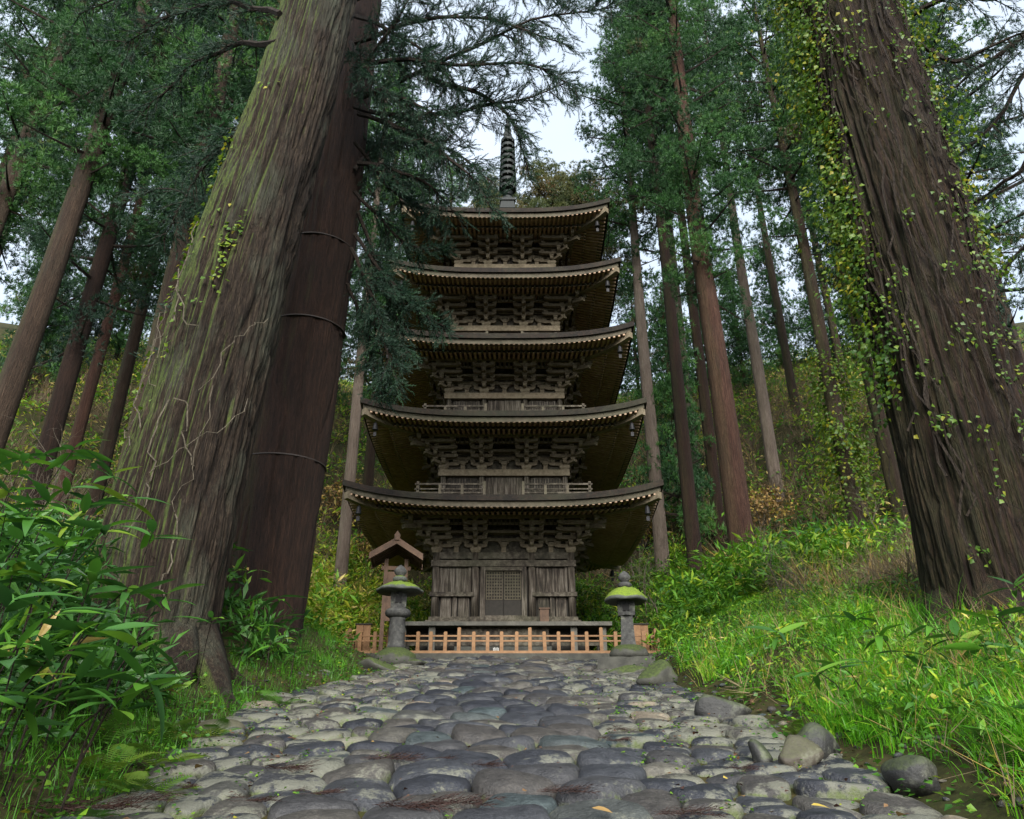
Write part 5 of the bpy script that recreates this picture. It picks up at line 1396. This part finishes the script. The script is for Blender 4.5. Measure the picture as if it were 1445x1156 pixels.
# ------------------------------------------------------------------ thicket of bamboo grass on banks and round the pagoda
def leaf_mass(name, label, cat, mat, centers, rad, per, size, tint_mean, tint_sd, temps, seed, flat=.6, zoff=.0, normal_up=.6):
    r = np.random.default_rng(seed); bag = Bag(); n = len(centers) * per
    C0 = np.repeat(centers, per, 0); u = unit(n, r); u[:, 2] = np.abs(u[:, 2])
    rr = np.repeat(np.asarray(rad) * r.uniform(.7, 1.2, len(centers)), per)[:, None]
    P = C0 + u * rr * np.array([1, 1, flat]) * (r.random((n, 1)) ** .4) + np.array([0, 0, zoff])
    D = u * [1, 1, .3] + r.normal(0, .6, (n, 3)) + [0, 0, .05]
    R = frames(D, UP * normal_up + r.normal(0, .35, (n, 3)) + u * .3); S = size * r.uniform(.6, 1.3, n)
    ti = np.clip(np.repeat(r.normal(tint_mean, tint_sd, len(centers)), per) + r.normal(0, .13, n), 0, 1)
    which = r.integers(0, len(temps), n)
    for q, (tv, tf) in enumerate(temps):
        k = which == q; V, F = scatter(tv, tf, R[k], P[k], S[k]); bag.add(V, F, ti[k])
    o = link(name, bag.mesh(name, mat)); tag(o, label, cat, kind='stuff'); return o


r = np.random.default_rng(91)
c = ground_pts(900, r, -9, -2.4, 3.2, 13, lambda x, y: (dl(x, y) > .55) & (np.hypot(x + 4.5, y - 10.5) > 1.4) & (np.hypot(x + 4.55, y - 14.5) > 1.1)); c[:, 2] += r.uniform(.0, 1.0, len(c)) * np.clip(dl(c[:, 0], c[:, 1]) / 1.8, .12, 1.2)
leaf_mass('bamboo_grass_thicket', 'dense dark bamboo grass thicket covering the left bank', 'plants', M['sasa'], c, .38, 24, .26, .34, .18, LS, 92)
c = ground_pts(1900, r, 2.5, 13, 3.8, 16, lambda x, y: (dr_(x, y) > .35) & (np.hypot(x - 6.0, y - 9.5) > 1.4)); c[:, 2] += r.uniform(0, .35, len(c))
leaf_mass('leafy_bank_plants', 'bright leafy plants mixed through the right bank', 'plants', M['thicket'], c, .30, 24, .11, .40, .20, LQ, 93)
# thickets beside and behind the pagoda
c = ground_pts(1700, r, 3.0, 15, 17, 30, lambda x, y: (dr_(x, y) > .5) & (dr_(x, y) < 5.5 + r.normal(0, 1, len(x))) & (np.hypot(x - 6.3, y - 22) > .8)); c[:, 2] += r.uniform(0, 1.3, len(c))
c2 = ground_pts(500, r, 2.8, 8, 29, 35); c2[:, 2] += r.uniform(0, 1.4, len(c2))
leaf_mass('green_thicket', 'green leafy thicket on the slope to the right of the pagoda', 'plants', M['thicket'], np.concatenate([c, c2]), .7, 36, .26, .42, .2, LQ, 94)
c = ground_pts(1300, r, -16, -4.5, 17, 34, lambda x, y: (dl(x, y) > .3)); c[:, 2] += r.uniform(0, 1.3, len(c))
c2 = ground_pts(500, r, -8, -2.8, 29, 35); c2[:, 2] += r.uniform(0, 1.4, len(c2))
leaf_mass('yellow_green_thicket', 'yellow-green leafy thicket on the slope to the left of the pagoda', 'plants', M['thicket'], np.concatenate([c, c2]), .7, 36, .26, .68, .18, LQ, 95)
# hillside scrub: dry twigs, brown and green leaves
def keep_hill(x, y): return y + .35 * np.maximum(np.abs(x) - 6, 0) > 29
c = ground_pts(3800, r, -36, 36, 22, 68, keep_hill); c[:, 2] += r.uniform(0, .8, len(c))
leaf_mass('hillside_scrub', 'tangled brown and green scrub covering the hillside under the cedars', 'scrub', M['thicket'], c, 1.2, 26, .30, .55, .28, LH, 96)
def twig_template(seed):
    r_ = np.random.default_rng(seed); V = []; F = []
    for k in range(5):
        b = np.array([0, 0, 0.]); d = np.array([.9, r_.normal(0, .35), r_.normal(0, .35)]); b = np.array([r_.uniform(0, .5), 0, 0]) if k else b
        sd = np.array([0, .007, 0]) if k % 2 else np.array([0, 0, .007]); o = len(V); V += [b - sd, b + sd, b + d * r_.uniform(.5, 1)]; F += [(o, o + 1, o + 2)]
    return np.array(V), np.array(F)
TW = [twig_template(s) for s in (1, 2, 3)]
def twig_mass(name, label, centers, per, size, tm, seed):
    r_ = np.random.default_rng(seed); n = len(centers) * per; bag = Bag(); C0 = np.repeat(centers, per, 0) + r_.normal(0, .3, (n, 3)) * [1, 1, .2]
    D = r_.normal(0, .55, (n, 3)) + [0, 0, 1.0]; R = frames(D, r_.normal(size=(n, 3))); S = size * r_.uniform(.5, 1.4, n); ti = np.clip(r_.normal(tm, .22, n), 0, 1); wh = r_.integers(0, 3, n)
    for q in range(3): k = wh == q; V, F = scatter(*TW[q], R[k], C0[k], S[k]); bag.add(V, F, ti[k])
    tag(link(name, bag.mesh(name, M['dry'])), label, 'twigs', kind='stuff')
c = ground_pts(1600, r, -34, 36, 20, 60, lambda x, y: y + .35 * np.maximum(np.abs(x) - 6, 0) > 27)
twig_mass('dry_twig_scrub', 'dry brown twigs standing through the hillside scrub', c, 16, 1.5, .5, 97)
c = ground_pts(700, r, 6, 18, 11, 30, lambda x, y: dr_(x, y) > 3.2); twig_mass('dry_twig_tangle', 'tangle of dry twigs near the foot of the ivy giant', c, 14, .9, .6, 98)

c = ground_pts(420, r, 2.6, 9, 4, 13, lambda x, y: (dr_(x, y) > .5) & (dr_(x, y) < 4)); twig_mass('dry_stalks', 'dry straw-coloured stalks standing in the grass of the right bank', c, 6, .42, .72, 99)

# ------------------------------------------------------------------ grass
def grass(name, label, centers, per, size, tm, ts, seed, spread=.10):
    r_ = np.random.default_rng(seed); n = len(centers) * per; bag = Bag(); P = np.repeat(centers, per, 0); off = r_.normal(0, spread, (n, 3)) * [1, 1, 0]; P = P + off; P[:, 2] = ter(P[:, 0], P[:, 1]) - .01
    a = np.arctan2(off[:, 1], off[:, 0]) + r_.normal(0, .7, n); R = frames(np.stack([np.cos(a), np.sin(a), 0 * a], 1), UP + r_.normal(0, .22, (n, 3)))
    S = np.repeat(size * r_.uniform(.6, 1.25, len(centers)), per) * r_.uniform(.6, 1.2, n); ti = np.clip(np.repeat(r_.normal(tm, ts, len(centers)), per) + r_.normal(0, .12, n), 0, 1); wh = r_.integers(0, 3, n)
    for q in range(3): k = wh == q; V, F = scatter(*BL[q], R[k], P[k], S[k]); bag.add(V, F, ti[k])
    tag(link(name, bag.mesh(name, M['grass'], True)), label, 'grass', kind='stuff')
c = ground_pts(1200, r, 2.4, 9, 4.0, 14, lambda x, y: (dr_(x, y) > .3) & (dr_(x, y) < 1.5 + 1.2 * n2(x * .8 + 9, y * .8 + 2) + r.normal(0, .3, len(x))))
kq = n2(c[:, 0] * .9 + 3, c[:, 1] * .9 + 8) + .35 * n2(c[:, 0] * 2.6, c[:, 1] * 2.6 + 4) > .58; c = c[kq]
grass('long_grass', 'long arching bright green grass on the right bank', c, 52, .46, .56, .18, 101, .09)
c = ground_pts(170, r, 2.6, 5.5, 3.2, 5.6, lambda x, y: dr_(x, y) > .28); grass('drooping_sedge', 'drooping sedge with straw blades at the right path rim', c, 50, .34, .72, .18, 102, .09)
c = ground_pts(420, r, 4.6, 10, 15.5, 21.5, lambda x, y: (dr_(x, y) > -.6) & (dr_(x, y) < 4)); grass('lawn_strip', 'short yellow-green grass strip beside the right lantern', c, 40, .24, .66, .12, 103, .16)
c = ground_pts(700, r, -6, -2.2, 3.0, 15, lambda x, y: (dl(x, y) > -.05) & (dl(x, y) < 1.0)); grass('shade_grass', 'dark grass tufts along the left path rim', c, 28, .28, .16, .16, 104, .12)
c = ground_pts(200, r, -9, -3.2, 14, 21, lambda x, y: (dl(x, y) > .1) & (dl(x, y) < 3)); grass('far_shade_grass', 'green grass tufts beside the left lantern', c, 26, .30, .2, .18, 105, .14)

# ------------------------------------------------------------------ ferns (each a thing)
fm = []
for s in range(5):
    r_ = np.random.default_rng(300 + s); n = 7; a = np.arange(n) * 2 * PI / n + r_.normal(0, .25, n)
    R = frames(np.stack([np.cos(a), np.sin(a), r_.uniform(.15, .7, n)], 1), UP + r_.normal(0, .15, (n, 3))); V, F = scatter(*FERN, R, np.zeros((n, 3)), r_.uniform(.75, 1.1, n))
    fm.append(np_mesh('fern', V, F, M['fern'], False, tint=np.repeat(np.clip(r_.normal([.25, .4, .55, .75, .95][s], .08, n), 0, 1), len(FERN[0]))))
for (x, y, Y, k, s) in ((190, 900, 5.6, 3, .5), (215, 930, 5.4, 3, .45), (260, 880, 7.0, 2, .5), (290, 930, 7.5, 4, .45), (225, 1010, 5.2, 2, .35), (245, 1035, 5.3, 3, .3), (180, 870, 6.0, 1, .5), (250, 950, 6.2, 3, .45),
                        (320, 925, 7.6, 1, .4), (400, 940, 10, 1, .5), (130, 1040, 4.6, 0, .4)):
    p = at(x, y, Y); tag(link('fern', fm[k], None, (p[0], Y, float(ter(p[0], Y)) + .05), x * 1.3), ('dark green', 'green', 'fresh green', 'yellow-green', 'tawny')[k] + ' arching fern on the left bank at the foot of the mossy giant', 'fern', 'ferns below the mossy giant').scale = (s * .85,) * 3
for (x, y, Y, k, s) in ((1250, 955, 6.6, 2, .45), (1230, 940, 7.0, 2, .5), (1390, 990, 5.4, 0, .45), (1420, 1010, 5.0, 0, .45), (1340, 960, 6.2, 1, .45), (1120, 985, 7.6, 3, .35), (1040, 950, 10, 3, .4), (1300, 930, 7.0, 1, .5), (1435, 940, 5.4, 1, .5), (1270, 1095, 4.3, 3, .2), (1325, 1105, 4.2, 3, .22)):
    p = at(x, y, Y); tag(link('fern', fm[k], None, (p[0], Y, float(ter(p[0], Y)) + .05), x * 1.3), ('dark green', 'green', 'fresh green', 'yellow-green', 'tawny')[k] + ' arching fern growing in the grass of the right bank', 'fern', 'ferns on the right bank').scale = (s * .85,) * 3

# ------------------------------------------------------------------ small herbs in the joints and along the rims, litter, fallen twigs
def small_leaves(name, label, mat, P, size, tm, ts, seed, up=.8, per=1, cat='leaves', jit=.05):
    r_ = np.random.default_rng(seed); P = np.repeat(P, per, 0) + r_.normal(0, jit, (len(P) * per, 3)) * [1, 1, .5] * (1 if per > 1 else 0); n = len(P); a = r_.uniform(0, 6.28, n)
    R = frames(np.stack([np.cos(a), np.sin(a), r_.normal(0, .25, n)], 1), UP * up + r_.normal(0, .3, (n, 3))); V, F = scatter(LEAF4_V, LEAF4_F, R, P, size * r_.uniform(.6, 1.4, n))
    bag = Bag(); bag.add(V, F, np.clip(r_.normal(tm, ts, n), 0, 1)); tag(link(name, bag.mesh(name, mat)), label, cat, kind='stuff')
c = ground_pts(2200, r, -4.4, 4.4, 3.0, 17, lambda x, y: (np.maximum(dl(x, y), dr_(x, y)) > -.25) & (np.maximum(dl(x, y), dr_(x, y)) < .9)); c[:, 2] += r.uniform(.02, .2, len(c))
small_leaves('rim_herbs', 'small leafy herbs lining both rims of the path', M['herb'], c, .05, .42, .22, 111, .8, 9, 'herbs', .09)
xs = r.uniform(-3.6, 3.2, 800); ys = 3.3 + 12 * r.random(800) ** 1.3; kk = (np.abs(xs + .2) > 1.1) | (r.random(800) < .15); P = np.stack([xs[kk], ys[kk], base(ys[kk]) + .05], 1); kk = (dl(P[:, 0], P[:, 1]) < -.1) & (dr_(P[:, 0], P[:, 1]) < -.1)
small_leaves('joint_weeds', 'tiny bright weeds sprouting between the cobbles', M['herb'], P[kk], .026, .62, .18, 112, .9, 9, 'weeds', .035)
c = ground_pts(5200, r, -4.2, 4.2, 3, 19); c[:, 2] = np.maximum(c[:, 2], base(c[:, 1])) + r.uniform(.01, .10, len(c)); kk = r.random(len(c)) < np.where(np.abs(c[:, 0] + .2) > 1.2, .55, .22); c = c[kk]
small_leaves('fallen_small_leaves', 'small brown fallen leaves and bark bits in the joints of the path', M['litter'], c, .035, .30, .25, 113, 1.0)
c = ground_pts(7000, r, -16, 16, 4, 32, lambda x, y: np.maximum(dl(x, y), dr_(x, y)) > .1); c[:, 2] += .02; small_leaves('forest_leaf_litter', 'brown leaf litter scattered over the forest floor', M['litter'], c, .08, .4, .22, 114, 1.0)
# red-brown cedar sprigs shed on the path
tw = []
for s in range(3):
    r_ = np.random.default_rng(400 + s); bag = Bag(); n = 26; a = r_.normal(0, .5, n); P = np.stack([r_.uniform(-.3, .2, n), r_.normal(0, .05, n), r_.uniform(.0, .05, n)], 1)
    V, F = scatter(*sprig_template(50 + s, 10, .45, .018), frames(np.stack([np.cos(a), np.sin(a), r_.normal(.08, .15, n)], 1), UP), P, r_.uniform(.18, .36, n)); bag.add(V, F, np.clip(r_.normal(.5, .25, n), 0, 1)); tw.append(bag.mesh('fallen_cedar_sprig', M['red_twig']))
for (x, y, k, s, rot) in ((60, 1145, 0, 1.1, .2), (130, 1140, 1, 1.1, -.3), (190, 1130, 2, .8, .5), (262, 1112, 1, .55, 1.5), (400, 1085, 0, .8, .3), (540, 1072, 2, .9, .1), (600, 1074, 1, .8, -.2), (575, 1140, 0, 1.0, .2), (640, 1135, 2, .9, .0), (865, 1045, 1, .8, .5),
                          (870, 1030, 0, .7, 1.0), (790, 1118, 2, .8, .1), (350, 1130, 1, .7, -.4), (1040, 1085, 0, .6, .4), (960, 1150, 2, .8, .2), (440, 1120, 1, .7, .2), (680, 1080, 0, .6, .6)):
    X, Yg, Zg = on_path(x, y, .085)
    o = tag(link('fallen_cedar_sprig', tw[k], None, (X, Yg, Zg), rot), 'shed red-brown cedar sprig lying between the path cobbles', 'twig', 'shed cedar sprigs on the path'); o.scale = (s * .68, s * .68, s * .55)
lv = lance(4, .22, .15, .2); lvm = [np_mesh('fallen_leaf', lv[0], lv[1], M['litter'], True, tint=np.full(len(lv[0]), t)) for t in (1.0, .85, .3)]
for (x, y, k, lab, rot) in ((1145, 1136, 0, 'curled yellow fallen leaf on the cobbles near the dark boulder', .1), (1275, 1148, 1, 'orange-brown fallen leaf on the cobbles below the sedge', .6), (835, 1140, 1, 'long tan fallen leaf on a dark cobble of the middle lane', -.2), (285, 1080, 1, 'cream fallen leaf near the left rim of the path', 1.0),
                            (405, 1041, 2, 'curled red-brown fallen leaf on the left cobbles', .3), (371, 1038, 2, 'broad rusty fallen leaf on the left cobbles beside a pale stone', 2.0)):
    X, Yg, Zg = on_path(x, y, .12)
    o = tag(link('fallen_leaf', lvm[k], None, (X, Yg, Zg), rot), lab, 'leaf'); o.scale = (.12, .12, .12); o.rotation_euler = (.25, .15, rot * 2.3)

# rusty autumn shrubs on the slope
for (x, y, Y, lab) in ((500, 600, 37, 'rusty orange autumn shrub on the slope left of the pagoda'), (540, 640, 35, 'orange-brown autumn shrub between the grey slender cedar and the pagoda'), (905, 655, 37, 'rusty orange autumn shrub behind the bare shrub right of the pagoda'), (1085, 740, 33, 'small yellow-orange autumn shrub under the broken pale cedar')):
    p = at(x, y, Y); rr_ = np.random.default_rng(int(x)); gz = float(ter(p[0], Y)); t = thing('autumn_shrub', lab, 'shrub', (p[0], Y, gz)); w = MB()
    for k in range(7): a = rr_.uniform(0, 6.28); w.tube([(0, 0, -.1), (math.cos(a) * .3, math.sin(a) * .3, 1.0), (math.cos(a) * .8, math.sin(a) * .8, 2.0)], [.03, .02, .008], 4)
    part(w, 'stems', M['limb'], t)
    n = 900; u = unit(n, rr_); P = u * [1.5, 1.2, 1.1] * (rr_.random((n, 1)) ** .4) + [0, 0, 1.6]; V, F = scatter(LEAF4_V, LEAF4_F, frames(unit(n, rr_), UP + rr_.normal(0, .5, (n, 3))), P, rr_.uniform(.10, .2, n))
    b = Bag(); b.add(V, F, np.clip(rr_.normal(.86, .1, n), 0, 1)); o = link('foliage', b.mesh('foliage', M['litter']), t); o['kind'] = 'stuff'

# gravel and pebbles in the gutters beside the path
r_ = np.random.default_rng(500); c = ground_pts(2600, r_, -4.3, 4.6, 3.0, 16, lambda x, y: (np.maximum(dl(x, y), dr_(x, y)) > -.2) & (np.maximum(dl(x, y), dr_(x, y)) < .38 + .25 * (x > 0)))
oc = np.array([[1, 0, 0], [-1, 0, 0], [0, 1, 0], [0, -1, 0], [0, 0, 1], [0, 0, -1]], float); fc = np.array([[0, 2, 4], [2, 1, 4], [1, 3, 4], [3, 0, 4], [2, 0, 5], [1, 2, 5], [3, 1, 5], [0, 3, 5]])
mid = {}; V_ = [tuple(p) for p in oc]; F2 = []
def mp_(a, b):
    k = (min(a, b), max(a, b))
    if k not in mid: q = (np.array(V_[a]) + np.array(V_[b])); q /= np.linalg.norm(q); V_.append(tuple(q)); mid[k] = len(V_) - 1
    return mid[k]
for a, b, c3 in fc: x_, y_, z_ = mp_(a, b), mp_(b, c3), mp_(c3, a); F2 += [(a, x_, z_), (x_, b, y_), (z_, y_, c3), (x_, y_, z_)]
PEB = np.array(V_); PF = np.array(F2); n = len(c); S = np.stack([r_.uniform(.02, .075, n), r_.uniform(.02, .06, n), r_.uniform(.012, .035, n)], 1) * (r_.random((n, 1)) ** 1.5 + .35)
V, F = scatter(PEB, PF, yaw_frames(n, r_, .15), c + [0, 0, .005], S)
nv = len(PEB); pm_ = np_mesh('gutter_gravel', V, F, M['cobble'], True, tint=np.repeat(r_.uniform(0, 1, n), nv), lichen=np.repeat(r_.uniform(-.6, .6, n), nv), rim=np.zeros(n * nv))
tag(link('gutter_gravel', pm_), 'loose pebbles and gravel in the gutters beside the path', 'gravel', kind='stuff')
